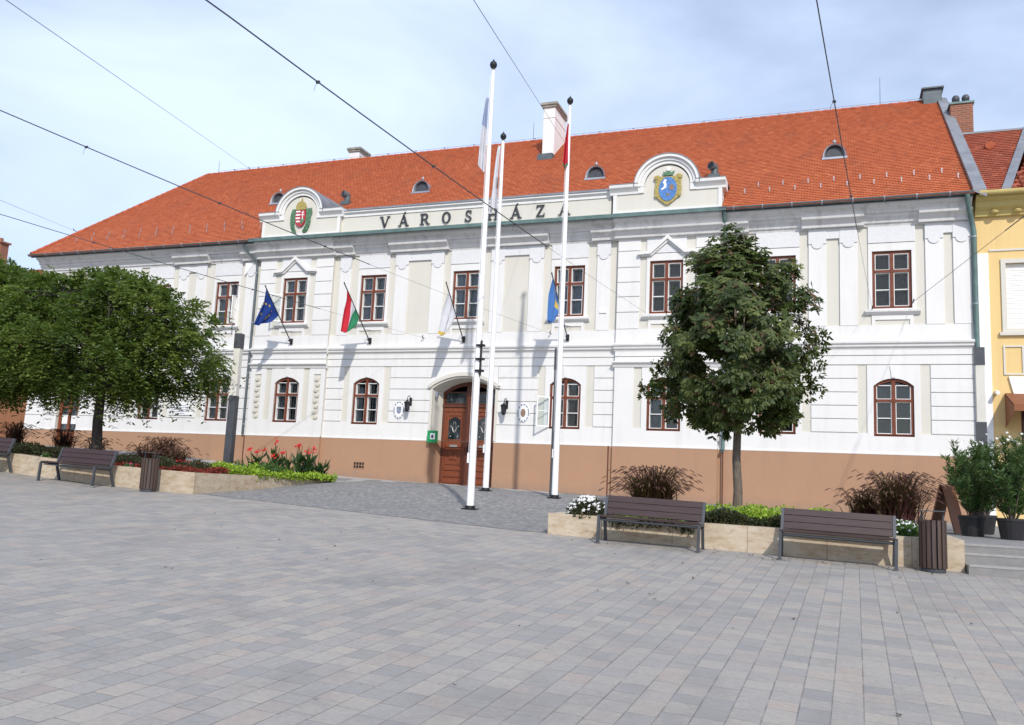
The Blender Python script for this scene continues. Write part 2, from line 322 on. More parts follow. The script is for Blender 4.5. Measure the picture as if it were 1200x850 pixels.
# ------------------------------------------------------------------ mesh helpers
class MB:
    def __init__(s): s.v = []; s.f = []; s.m = []
    def add(s, vs, fs, mi=0):
        o = len(s.v); s.v += [tuple(v) for v in vs]; s.f += [tuple(i+o for i in f) for f in fs]; s.m += [mi]*len(fs)
    def quad(s, a, b, c, d, mi=0): s.add([a, b, c, d], [(0, 1, 2, 3)], mi)
    def box(s, x0, x1, y0, y1, z0, z1, mi=0, rot=None, org=None):
        vs = [(x, y, z) for z in (z0, z1) for y in (y0, y1) for x in (x0, x1)]
        if rot is not None:
            o = Vector(org); vs = [tuple(o + rot @ Vector(v)) for v in vs]
        s.add(vs, [(0, 2, 3, 1), (4, 5, 7, 6), (0, 1, 5, 4), (2, 6, 7, 3), (0, 4, 6, 2), (1, 3, 7, 5)], mi)
    def bbox(s, x0, x1, y0, y1, z0, z1, b=.01, mi=0):
        """box with chamfered front (-y) edges"""
        vs = [(x0, y1, z0), (x1, y1, z0), (x1, y1, z1), (x0, y1, z1), (x0, y0+b, z0), (x1, y0+b, z0), (x1, y0+b, z1), (x0, y0+b, z1),
              (x0+b, y0, z0+b), (x1-b, y0, z0+b), (x1-b, y0, z1-b), (x0+b, y0, z1-b)]
        s.add(vs, [(8, 9, 10, 11), (4, 5, 9, 8), (5, 6, 10, 9), (6, 7, 11, 10), (7, 4, 8, 11), (0, 1, 5, 4), (1, 2, 6, 5), (2, 3, 7, 6), (3, 0, 4, 7), (1, 0, 3, 2)], mi)
    def prism_xz(s, poly, y0, y1, mi=0, cap_back=True):
        n = len(poly); vs = [(x, y0, z) for x, z in poly] + [(x, y1, z) for x, z in poly]
        fs = [tuple(range(n))] + ([tuple(range(2*n-1, n-1, -1))] if cap_back else []) + [(i, i+n, (i+1) % n + n, (i+1) % n) for i in range(n)]
        s.add(vs, fs, mi)
    def prof_x(s, prof, x0, x1, mi=0, caps=True, closed=True):
        """extrude (y,z) profile along x"""
        n = len(prof); vs = [(x0, y, z) for y, z in prof] + [(x1, y, z) for y, z in prof]
        fs = [(i, (i+1) % n, (i+1) % n + n, i+n) for i in range(n if closed else n-1)]
        if caps and closed: fs += [tuple(range(n-1, -1, -1)), tuple(range(n, 2*n))]
        s.add(vs, fs, mi)
    def tube(s, pts, rad, n=8, mi=0, caps=True):
        pts = [Vector(p) for p in pts]; m = len(pts)
        if isinstance(rad, (int, float)): rad = [rad]*m
        rad = list(rad)
        if caps and n > 6:
            l0 = (pts[1]-pts[0]).length; l1 = (pts[-1]-pts[-2]).length; e0, e1 = min(.004, l0*.1)/max(l0, 1e-6), min(.004, l1*.1)/max(l1, 1e-6)
            p0, p1 = pts[0].lerp(pts[1], e0), pts[-1].lerp(pts[-2], e1)
            pts = [pts[0], p0]+pts[1:-1]+[p1, pts[-1]]; rad = [rad[0], rad[0]]+rad[1:-1]+[rad[-1], rad[-1]]; m = len(pts)
        vs = []; prev = None
        for i, p in enumerate(pts):
            d = (pts[min(i+1, m-1)] - pts[max(i-1, 0)]).normalized()
            if prev is None:
                a = Vector((0, 0, 1)) if abs(d.z) < .9 else Vector((1, 0, 0)); u = d.cross(a).normalized()
            else: u = (prev - d*prev.dot(d)).normalized()
            prev = u; w = d.cross(u)
            for k in range(n):
                t = 2*pi*k/n; vs.append(p + rad[i]*(math.cos(t)*u + math.sin(t)*w))
        fs = [(i*n+k, i*n+(k+1) % n, (i+1)*n+(k+1) % n, (i+1)*n+k) for i in range(m-1) for k in range(n)]
        if caps: fs += [tuple(range(n-1, -1, -1)), tuple(range((m-1)*n, m*n))]
        s.add(vs, fs, mi)
    def lathe(s, prof, cx, cy, cz, n=16, mi=0):
        vs = []; m = len(prof)
        for r, z in prof:
            for k in range(n): t = 2*pi*k/n; vs.append((cx+r*math.cos(t), cy+r*math.sin(t), cz+z))
        fs = [(i*n+k, i*n+(k+1) % n, (i+1)*n+(k+1) % n, (i+1)*n+k) for i in range(m-1) for k in range(n)]
        fs += [tuple(range(n-1, -1, -1)), tuple(range((m-1)*n, m*n))]
        s.add(vs, fs, mi)
    def build(s, name, mats, parent=None, loc=(0, 0, 0), smooth=False, recalc=False):
        me = bpy.data.meshes.new(name); me.from_pydata(s.v, [], s.f)
        if not isinstance(mats, (list, tuple)): mats = [mats]
        for m in mats: me.materials.append(m)
        if len(mats) > 1: me.polygons.foreach_set('material_index', s.m)
        if smooth: me.polygons.foreach_set('use_smooth', [True]*len(s.f))
        if smooth:
            for p_ in me.polygons:
                if p_.loop_total > 4: p_.use_smooth = False
        me.update()
        if recalc:
            import bmesh
            bm = bmesh.new(); bm.from_mesh(me); bmesh.ops.recalc_face_normals(bm, faces=bm.faces); bm.to_mesh(me); bm.free()
        o = bpy.data.objects.new(name, me); col.objects.link(o); o.location = loc
        if parent: o.parent = parent
        return o
def tag(o, label=None, cat=None, group=None, kind=None):
    if label: o['label'] = label
    if cat: o['category'] = cat
    if group: o['group'] = group
    if kind: o['kind'] = kind
    return o
def empty(name, loc=(0, 0, 0), label=None, cat=None, group=None, parent=None, rz=0):
    o = bpy.data.objects.new(name, None); col.objects.link(o); o.location = loc; o.rotation_euler = (0, 0, rz); o.empty_display_size = .3
    if parent: o.parent = parent
    return tag(o, label, cat, group)
def copy_tree(o, loc=None, rz=None, label=None, parent=None):
    c = o.copy(); col.objects.link(c)
    if parent: c.parent = parent
    if loc is not None: c.location = loc
    if rz is not None: c.rotation_euler = (0, 0, rz)
    if label: c['label'] = label
    for ch in list(o.children): copy_tree(ch, parent=c)
    return c

# ------------------------------------------------------------------ camera, sky, sun
cam = bpy.data.cameras.new('camera'); co = bpy.data.objects.new('camera', cam); col.objects.link(co)
RV = Vector((0.93554277, 0.35009413, 0.04683826)); UV = Vector((0.00512597, -0.14604922, 0.98926404)); FV = Vector((-0.35317622, 0.92525874, 0.13842986))
mat = Matrix((RV, UV, -FV)).transposed().to_4x4(); mat.translation = Vector((0, -28.8, 1.70)); co.matrix_world = mat
cam.sensor_width = 36; cam.lens = 36*1000.15/1200; cam.clip_end = 3000; sc.camera = co

sun_dir = Vector((-.60, 1.0, -.90)).normalized()
el = math.asin(-sun_dir.z); az = math.atan2(-sun_dir.x, -sun_dir.y)
sl = bpy.data.lights.new('sun', 'SUN'); sl.energy = 3.3; sl.angle = R(1.0); sl.color = (1, .945, .87)
so = bpy.data.objects.new('sun', sl); col.objects.link(so); so.location = (20, -40, 40); so.rotation_euler = sun_dir.to_track_quat('-Z', 'Y').to_euler()
w = bpy.data.worlds.new('World'); sc.world = w; w.use_nodes = True; t = w.node_tree; t.nodes.clear()
sky = t.nodes.new('ShaderNodeTexSky'); sky.sky_type = 'NISHITA'; sky.sun_disc = False; sky.sun_elevation = el; sky.sun_rotation = az; sky.air_density = 1.1; sky.dust_density = 1.2
tc = t.nodes.new('ShaderNodeTexCoord'); mp = t.nodes.new('ShaderNodeMapping'); mp.inputs['Scale'].default_value = (1.3, 1.1, 2.6); mp.inputs['Rotation'].default_value = (.3, .1, .7)
t.links.new(tc.outputs['Generated'], mp.inputs[0])
nz = t.nodes.new('ShaderNodeTexNoise'); nz.inputs['Scale'].default_value = 1.25; nz.inputs['Detail'].default_value = 5; nz.inputs['Roughness'].default_value = .5; nz.inputs['Distortion'].default_value = .5
t.links.new(mp.outputs[0], nz.inputs['Vector'])
cr = t.nodes.new('ShaderNodeValToRGB'); cr.color_ramp.elements[0].position = .36; cr.color_ramp.elements[0].color = (.30, .30, .30, 1); cr.color_ramp.elements[1].position = .64; cr.color_ramp.elements[1].color = (.84, .84, .84, 1)
t.links.new(nz.outputs['Fac'], cr.inputs[0])
mx = t.nodes.new('ShaderNodeMix'); mx.data_type = 'RGBA'; t.links.new(cr.outputs[0], mx.inputs[0]); t.links.new(sky.outputs[0], mx.inputs[6]); mx.inputs[7].default_value = (7.8, 9.15, 12.2, 1)
bg = t.nodes.new('ShaderNodeBackground'); bg.inputs[1].default_value = .118; t.links.new(mx.outputs[2], bg.inputs[0])
ow = t.nodes.new('ShaderNodeOutputWorld'); t.links.new(bg.outputs[0], ow.inputs[0])
sc.view_settings.view_transform = 'Standard'; sc.view_settings.look = 'None'; sc.view_settings.exposure = 0.06; sc.view_settings.gamma = 1

# ------------------------------------------------------------------ ground
def sheet(name, xs, ys, zf, m, clipf=None):
    b = MB(); nx = len(xs)
    for y in ys:
        for x in xs: b.v.append((x, y, zf(x, y)))
    for j in range(len(ys)-1):
        for i in range(nx-1):
            if clipf and not clipf((xs[i]+xs[i+1])/2, (ys[j]+ys[j+1])/2): continue
            b.f.append((j*nx+i, j*nx+i+1, (j+1)*nx+i+1, (j+1)*nx+i)); b.m.append(0)
    return tag(b.build(name, m, smooth=False), kind='structure')
xs = [-400, -150, -80, -40] + [-38+2*i for i in range(20)] + [4, 8, 12, 60, 400]
ys = [-400, -150, -80, -60, -45] + [-40+2*i for i in range(20)] + [0, 12, 60, 150, 400]
sheet('plaza_paving', xs, ys, zg, M['paver'])
# granite setts between plaza and facade (front edge runs slightly oblique)
b = MB(); X = [-34+.5*i for i in range(73)]
def fy(x): return max(-12.6, -11.05 - .17*(x+15.3)) if x > -15.3 else -11.0
NS = 24
for i, x in enumerate(X):
    for j in range(NS+1):
        y = fy(x)*(1-j/NS); b.v.append((x, y, zset(x, y)+.006))
for i in range(len(X)-1):
    for j in range(NS):
        a = i*(NS+1)+j; b.f.append((a, a+NS+1, a+NS+2, a+1)); b.m.append(0)
tag(b.build('sett_pavement', M['setts']), kind='structure')
# pale slabs by the wall and the oblique pale strips before the door
b = MB()
def patch(pts, n=8, dz=.011, mi=0):
    (ax, ay), (bx, by), (cx, cy), (dx, dy) = pts
    g = []
    for i in range(n+1):
        for j in range(n+1):
            s_, t_ = i/n, j/n
            x = (ax*(1-s_)+bx*s_)*(1-t_)+(dx*(1-s_)+cx*s_)*t_; y = (ay*(1-s_)+by*s_)*(1-t_)+(dy*(1-s_)+cy*s_)*t_
            g.append((x, y, zset(x, y)+dz))
    b.add(g, [(i*(n+1)+j, (i+1)*(n+1)+j, (i+1)*(n+1)+j+1, i*(n+1)+j+1) for i in range(n) for j in range(n)], mi)
patch([(-24, -1.1), (2, -1.1), (2, -.02), (-24, -.02)], 26)
for k in range(6): patch([(-18.3+k*1.25, -3.0), (-17.7+k*1.25, -3.0), (-18.5+k*1.25, -1.12), (-19.1+k*1.25, -1.12)], 4)
patch([(-9.6, -3.4), (-7.6, -3.6), (-9.4, -1.12), (-11.2, -1.12)], 6)
patch([(-22, -4.35), (-15.6, -4.2), (-14.6, -3.2), (-22, -3.3)], 10)
tag(b.build('stone_slab_strips', M['slab']), kind='structure')
# terrace and steps on the right
b = MB()
b.box(2.02, 40, -12.95, -12.3, .2, .71); b.box(2.02, 40, -12.3, -11.7, .2, .865)
for j in range(6):
    y0, y1 = -11.7+j*2, -11.7+(j+1)*2; y1 = min(y1, .0)
    z0, z1 = 1.0+.012*j, 1.0+.012*(j+1)
    b.add([(2.02, y0, z0), (40, y0, z0), (40, y1, z1), (2.02, y1, z1), (2.02, y0, .2), (40, y0, .2), (40, y1, .2), (2.02, y1, .2)], [(0, 1, 2, 3), (4, 5, 1, 0), (7, 4, 0, 3)])
tag(b.build('terrace_steps', M['step']), kind='structure')
b = MB()
for y, z in ((-12.95, .72), (-12.3, .87), (-11.7, 1.0)): b.box(2.03, 40, y-.008, y+.045, z-.03, z+.008)
tag(b.build('step_nosing', M['nosing']), kind='structure')
# ------------------------------------------------------------------ TOWN HALL
HALL = empty('town_hall', (0, 0, 0), 'long white two-storey town hall with orange tiled roof and terracotta plinth', 'town hall')
XC = -12.96
CEN = dict(Z=-31.15, Y=-27.63, A=-24.03, B=-20.55, C=-16.98, D=-12.96, E=-8.92, F=-5.40, G=-1.74, H=1.72)
XL, XR = -34.75, 3.98
BAYB = (-22.32, -18.80); BAYF = (-7.12, -3.60)
PROJ = .12
LZ0, LZS, LZT = 3.63, 5.20, 5.44      # ground floor windows: sill, spring, crown
UZ0, UZ1 = 7.66, 9.53
HW = .575
DOOR = (-12.83, 1.29, .4, 5.02, 5.44)
def arc_pts(x0, x1, zs, zc, n=10):
    """segmental arch through (x0,zs),(mid,zc),(x1,zs)"""
    h = zc-zs; c = (x1-x0)/2
    if h < 1e-4: return [(x0, zs), (x1, zs)]
    r = (c*c+h*h)/(2*h); a = math.asin(min(1, c/r)); cx = (x0+x1)/2; cz = zc-r
    return [(cx+r*math.sin(-a+2*a*i/n), cz+r*math.cos(-a+2*a*i/n)) for i in range(n+1)]
def panel(b, x0, x1, z0, z1, yf, yb, holes=(), mi=0, sides='lrtb', reveal_mi=None):
    """a slab front at yf with rectangular or arched holes (hx0,hx1,hz0,hzs,hzc), reveals back to yb"""
    rm = mi if reveal_mi is None else reveal_mi
    x = x0
    for (a, c, p, q, r) in sorted(holes):
        if a > x: b.quad((x, yf, z0), (a, yf, z0), (a, yf, z1), (x, yf, z1), mi)
        if p > z0: b.quad((a, yf, z0), (c, yf, z0), (c, yf, p), (a, yf, p), mi); b.quad((a, yf, p), (c, yf, p), (c, yb, p), (a, yb, p), rm)
        ar = arc_pts(a, c, q, r)
        for (xa, za), (xb, zb) in zip(ar, ar[1:]):
            b.quad((xa, yf, za), (xb, yf, zb), (xb, yf, z1), (xa, yf, z1), mi)
            b.quad((xa, yf, za), (xa, yb, za), (xb, yb, zb), (xb, yf, zb), rm)
        pz = max(p, z0)
        b.quad((a, yf, pz), (a, yb, pz), (a, yb, q), (a, yf, q), rm); b.quad((c, yf, pz), (c, yf, q), (c, yb, q), (c, yb, pz), rm)
        x = c
    if x < x1: b.quad((x, yf, z0), (x1, yf, z0), (x1, yf, z1), (x, yf, z1), mi)
    if 'l' in sides: b.quad((x0, yb, z0), (x0, yf, z0), (x0, yf, z1), (x0, yb, z1), mi)
    if 'r' in sides: b.quad((x1, yf, z0), (x1, yb, z0), (x1, yb, z1), (x1, yf, z1), mi)
    if 't' in sides: b.quad((x0, yf, z1), (x1, yf, z1), (x1, yb, z1), (x0, yb, z1), mi)
    if 'b' in sides: b.quad((x0, yb, z0), (x1, yb, z0), (x1, yf, z0), (x0, yf, z0), mi)

def lhole(c, g=0): return (c-HW-g, c+HW+g, LZ0, LZS, LZT+g*.6)
def uhole(c): return (c-HW, c+HW, UZ0, UZ1, UZ1)
LDOOR = (-32.85, -31.6, 1.6, 4.9, 5.1)
SEC = [(XL, BAYB[0], 0, 'YA'), (BAYB[0], BAYB[1], -PROJ, 'B'), (BAYB[1], BAYF[0], 0, 'CDE'), (BAYF[0], BAYF[1], -PROJ, 'F'), (BAYF[1], XR, 0, 'GH')]
# core wall
b = MB(); plin = []; PZ = 3.10
for x0, x1, yo, ws in SEC:
    hl = [lhole(CEN[c]) for c in ws if c != 'D']
    dh = []
    if 'D' in ws: dh = [(DOOR[0]-DOOR[1], DOOR[0]+DOOR[1], DOOR[2], DOOR[3], DOOR[4])]
    if 'Y' in ws: dh = [LDOOR]
    hp = [(a, c, p, PZ+1, PZ+1) for a, c, p, q, r in dh]
    # the plinth as pieces either side of the doors
    xx = x0; y = yo-.07
    for a, c, p, q, r in sorted(dh):
        plin.append((xx, a, y)); xx = c
    plin.append((xx, x1, y))
    panel(b, x0, x1, PZ, 6.4, yo, .35, hl+dh)
    up = ws+('Z' if 'Y' in ws else '')
    panel(b, x0, x1, 6.4, 11.0, yo, .35, [uhole(CEN[c]) for c in up])
b.box(XL, XL+.3, .35, 16, .3, 11.0); b.box(XL, XR, 15.7, 16, .3, 11.0); b.box(XR-.3, XR, .35, 15.7, .3, 11.0)
# right gable above eaves
b.prism_xz([(0, 0)], 0, 0) if False else None
b.build('wall', M['cream'], HALL)
for a, c, y in plin: bp = MB(); bp.box(a, c, y, .35, .3, PZ); bp.build('plinth', M['plinth'], HALL)
# fine vertical joints and rounding cap on the plinth top
for x0, x1, yo, ws in SEC:
    spans = [(x0, x1)]
    if 'D' in ws: spans = [(x0, DOOR[0]-DOOR[1]-.0), (DOOR[0]+DOOR[1], x1)]
    if 'Y' in ws: spans = [(x0, LDOOR[0]), (LDOOR[1], x1)]
    for a, c in spans: b = MB(); b.box(a, c, yo-.078, yo+.01, PZ-.03, PZ+.004); b.build('plinth_cap', M['white'], HALL)

# white render dressings
W = MB()
class RCC:
    def box(s, *k): q = MB(); q.box(*k); q.build('roughcast_panel', M['rough'], HALL)
    def prism_xz(s, *k): q = MB(); q.prism_xz(*k); q.build('roughcast_panel', M['rough'], HALL)
RC = RCC()
def rust(x0, x1, yo, zs, bev=.012):
    for a, c in zip(zs, zs[1:]): W.bbox(x0, x1, yo-.036, yo+.01, a+.011, c-.011, bev)
GZ = [3.72, 4.15, 4.575, 5.0, 5.43, 5.86]
UZJ = [7.13, 7.73, 8.28, 8.80, 9.33, 9.92, 10.36]
# ground floor
for x0, x1, yo, ws in SEC:
    wins = [CEN[c] for c in ws if c != 'D']
    yf = yo-.036
    holes = [lhole(c) for c in wins]
    dh = []
    if 'D' in ws: dh = [(DOOR[0]-DOOR[1]-.05, DOOR[0]+DOOR[1]+.05, 3.0, 5.06, 5.52)]
    if 'Y' in ws: dh = [(LDOOR[0], LDOOR[1], 3.0, LDOOR[3], LDOOR[4])]
    # base band (cut by windows and door)
    xx = x0
    for (a, c, p, q, r) in sorted(holes+dh):
        W.box(xx, a, yf, yo+.01, PZ+.002, 3.71)
        if p > PZ: W.box(a, c, yf, yo+.01, PZ+.002, LZ0)
        xx = c
    W.box(xx, x1, yf, yo+.01, PZ+.002, 3.71)
    for c in wins: panel(W, c-.76, c+.76, 3.71, 5.855, yf, yo+.01, [(c-HW, c+HW, 3.70, LZS, LZT)])
    for c in wins: W.prism_xz([(c-.05, LZT+.02), (c+.05, LZT+.02), (c+.10, 5.83), (c-.10, 5.83)], yf-.03, yf+.005)
    if ws == 'B' or ws == 'F':
        c = wins[0]
        if ws == 'F':
            W.box(x0, c-1.04, yf, yo+.01, 3.71, 5.855); W.box(c+1.04, x1, yf, yo+.01, 3.71, 5.855)
        else:
            for sx in (-1, 1):
                e = x0 if sx < 0 else x1; m_ = c+sx*1.41
                lo, hi = m_-.16, m_+.16
                a_, b_ = sorted((e, c+sx*1.04))
                W.box(a_, lo, yf, yo+.01, 3.71, 5.855); W.box(hi, b_, yf, yo+.01, 3.71, 5.855)
                W.box(lo, hi, yf, yo+.01, 5.56, 5.855); W.box(lo, hi, yf, yo+.01, 3.71, 3.74)
        # capital ledge of the bay
        W.prof_x([(yo+.0, 5.80), (yf-.02, 5.80), (yf-.05, 5.88), (yf-.13, 5.95), (yf-.13, 6.0), (yo, 6.02)], x0-.07, x1+.07)
    else:
        edges = [x0]
        for c in sorted(wins+([DOOR[0]] if dh and 'D' in ws else [])):
            if 'D' in ws and c == DOOR[0]: edges += [dh[0][0], dh[0][1]]
            else: edges += [c-1.04, c+1.04]
        if 'Y' in ws: edges = [x0, LDOOR[0]-.1, LDOOR[1]+.1] + edges[1:]
        edges.append(x1)
        for a, c in zip(edges[::2], edges[1::2]):
            if c-a > .1: rust(a, c, yo, GZ)
    # spandrel above the door
    if 'D' in ws:
        a, c = dh[0][0], dh[0][1]
        panel(W, a, c, 3.72, 5.86, yf, yo+.01, [(a+.001, c-.001, 3.72, 5.06, 5.52)], sides='t')
    # bands above
    W.box(x0, x1, yf, yo+.01, 5.885 if ws not in 'BF' else 6.02, 6.155); W.box(x0, x1, yf-.012, yo+.01, 6.18, 6.37)
    ex = .0
    W.prof_x([(yo+.0, 6.36), (yf-.02, 6.36), (yf-.03, 6.40), (yf-.09, 6.44), (yf-.10, 6.50), (yf-.15, 6.54), (yf-.16, 6.60), (yf-.10, 6.625), (yo, 6.66)], x0-(.05 if ws in 'BF' else 0), x1+(.05 if ws in 'BF' else 0))
    W.box(x0, x1, yf, yo+.01, 6.64, 7.13)
# upper floor
def win_surround(c, yo, ped=False):
    yf = yo-.036
    panel(W, c-.69, c+.69, UZ0-.06, 9.78, yf, yo+.01, [uhole(c)])
    RC.box(c-.69, c+.69, yf-.012, yo+.01, 9.805, 10.34)
    W.box(c-.60, c+.60, yf, yo+.01, 7.30, 7.46); W.box(c-.60, c-.50, yf, yo+.01, 7.13, 7.30); W.box(c+.50, c+.60, yf, yo+.01, 7.13, 7.30)
    W.prof_x([(yo, 7.46), (yf-.02, 7.46), (yf-.05, 7.50), (yf-.12, 7.54), (yf-.13, 7.60), (yo, 7.615)], c-.80, c+.80)
def pendant(x0, x1, yo):
    yf = yo-.05; c = (x0+x1)/2; r = min(.17, (x1-x0)/2-.05)
    pts = [(x0, 10.36), (x0, 9.86), (c-r, 9.86)] + [(c-r*math.cos(pi*i/10), 9.86-r*.95*math.sin(pi*i/10)) for i in range(1, 10)] + [(c+r, 9.86), (x1, 9.86), (x1, 10.36)]
    RC.prism_xz(pts[::-1], yf-.03, yf+.02)
def pil(x0, x1, yo=0, full=False):
    W.bbox(x0, x1, yo-.05, yo+.01, 7.13, 10.36, .006); pendant(x0, x1, yo)
def pair(a, b_, c, d, yo=0):
    """two pilaster strips a-b_ and c-d with a sunk cream field between, joined at the top"""
    pil(a, b_, yo); pil(c, d, yo)
    RC.box(b_, c, yo-.066, yo+.01, 10.02, 10.36)
for c in 'ZYACDEGH': win_surround(CEN[c], 0)
for c in 'BF': win_surround(CEN[c], -PROJ)
def mir(v): return 2*XC-v
pair(-11.99, -11.45, -10.47, -9.90); pair(mir(-9.90), mir(-10.47), mir(-11.45), mir(-11.99))
pil(-7.90, -7.40); pil(mir(-7.40), mir(-7.90))
pair(-.77, -.22, .18, .72); pair(2.68, 3.20, 3.46, XR-.02)
pair(mir(.72), mir(.18), mir(-.22), mir(-.77))
pair(-29.95, -29.5, -29.2, -28.75) ; pair(-34.5, -34.1, -33.9, -33.5)
pil(-3.30, -2.84); pil(mir(-2.84), mir(-3.30))
for (x0, x1) in (BAYB, BAYF):
    rust(x0, x0+.80, -PROJ, UZJ); rust(x1-.80, x1, -PROJ, UZJ)
    c = (x0+x1)/2; y = -PROJ-.036
    # gabled hood over the bay window
    prof = [(-1.02, 9.74), (-1.02, 9.84), (-.62, 9.86), (-.02, 10.40), (.02, 10.40), (.62, 9.86), (1.02, 9.84), (1.02, 9.74), (.58, 9.76), (0, 10.27), (-.58, 9.76)]
    W.prism_xz([(c+p, q) for p, q in prof][::-1], y-.15, y+.02)
    prof2 = [(-.94, 9.69), (-.94, 9.745), (-.58, 9.765), (0, 10.28), (.58, 9.765), (.94, 9.745), (.94, 9.69), (.55, 9.71), (0, 10.18), (-.55, 9.71)]
    W.prism_xz([(c+p, q) for p, q in prof2][::-1], y-.08, y+.021)
W.build('white_dressings', M['white'], HALL)
# guilloche of discs on the left bay
for sx in (-1, 1):
    b = MB()
    m_ = CEN['B']+sx*1.41
    for k in range(8):
        z = 3.86+k*.215
        pts = [(m_+.03*(-1)**k+.095*math.cos(t_*pi/6), z+.085*math.sin(t_*pi/6)) for t_ in range(12)]
        b.prism_xz(pts, -PROJ-.05, -PROJ+.005)
        pts = [(m_+.03*(-1)**k+.05*math.cos(t_*pi/6), z+.045*math.sin(t_*pi/6)) for t_ in range(12)]
        b.prism_xz(pts, -PROJ-.065, -PROJ-.045)
    b.build('disc_ornament', M['cream'], HALL)

# main cornice: stepped and curved profile, breaking forward over pilasters and bays
b = MB()
def corn(x0, x1, yo, gutter=True):
    P = [(.1, 10.34), (-.05, 10.34), (-.07, 10.40), (-.12, 10.44), (-.14, 10.55), (-.20, 10.62), (-.22, 10.70), (-.29, 10.72), (-.30, 10.80), (-.36, 10.86), (-.47, 10.92), (-.50, 10.98), (-.50, 11.05), (.1, 11.06)]
    b.prof_x([(y+yo, z) for y, z in P], x0, x1)
for x0, x1, yo, ws in SEC: corn(x0-(.1 if yo else 0), x1+(.1 if yo else 0), yo)
brk = [(-.97, .92), (2.50, XR), (-12.19, -9.70), (mir(-9.70), mir(-12.19)), (-8.08, -7.12), (mir(-7.12), mir(-8.08)), (mir(.92), mir(-.97)), (-3.60, -2.66), (mir(-2.66), mir(-3.60))]
for x0, x1 in brk: b.prof_x([(0, 10.37), (-.20, 10.37), (-.22, 10.46), (-.30, 10.56), (-.40, 10.61), (-.42, 10.68), (-.2, 10.70)], x0, x1)
for x0, x1 in (BAYB, BAYF): b.prof_x([(-PROJ, 10.38), (-PROJ-.16, 10.38), (-PROJ-.18, 10.46), (-PROJ-.26, 10.56), (-PROJ-.36, 10.61), (-PROJ-.38, 10.68), (-PROJ-.2, 10.70)], x0-.12, x1+.12)
b.build('main_cornice', M['cornice'], HALL)
# zinc fascia and gutters
gy, gz = -.66, 11.10
def gutter(x0, x1):
    b = MB()
    P = [(gy+.095*math.cos(a), gz+.095*math.sin(a)) for a in [pi+i*pi/8 for i in range(9)]] + [(gy+.085*math.cos(a), gz+.085*math.sin(a)+.002) for a in [2*pi-i*pi/8 for i in range(9)]]
    b.prof_x(P, x0, x1)
    b.box(x0, x1, -.56, -.50, 10.99, 11.16); b.build('gutter', M['zinc'], HALL)
gutter(XL-.25, BAYB[0]-.0); gutter(BAYF[1]+.0, XR+.02)
def bracket(x):
    q = MB(); P = [(gy+.11*math.cos(a), gz+.11*math.sin(a)) for a in [pi*.95+i*pi*1.1/8 for i in range(9)]] + [(gy+.097*math.cos(a), gz+.097*math.sin(a)) for a in [pi*2.05-i*pi*1.1/8 for i in range(9)]]
    q.prof_x(P, -.02, .02); return q.build('gutter_bracket', M['zincl'], HALL, (x, 0, 0))
b0 = bracket(-33.9); xsb = [-33.9+.98*i for i in range(1, 12)] + [-3.1+.92*i for i in range(8)]
for x in xsb:
    c = b0.copy(); col.objects.link(c); c.location.x = x
# sheet-metal ledge in front of the attic
b = MB()
b.prof_x([(-.62-PROJ, 11.0), (-.63-PROJ, 11.13), (-.31, 11.20), (.1, 11.20), (.1, 11.06), (-.5, 11.052)], BAYB[0]-.3, BAYF[1]+.25)
b.build('metal_ledge', M['copper'], HALL)

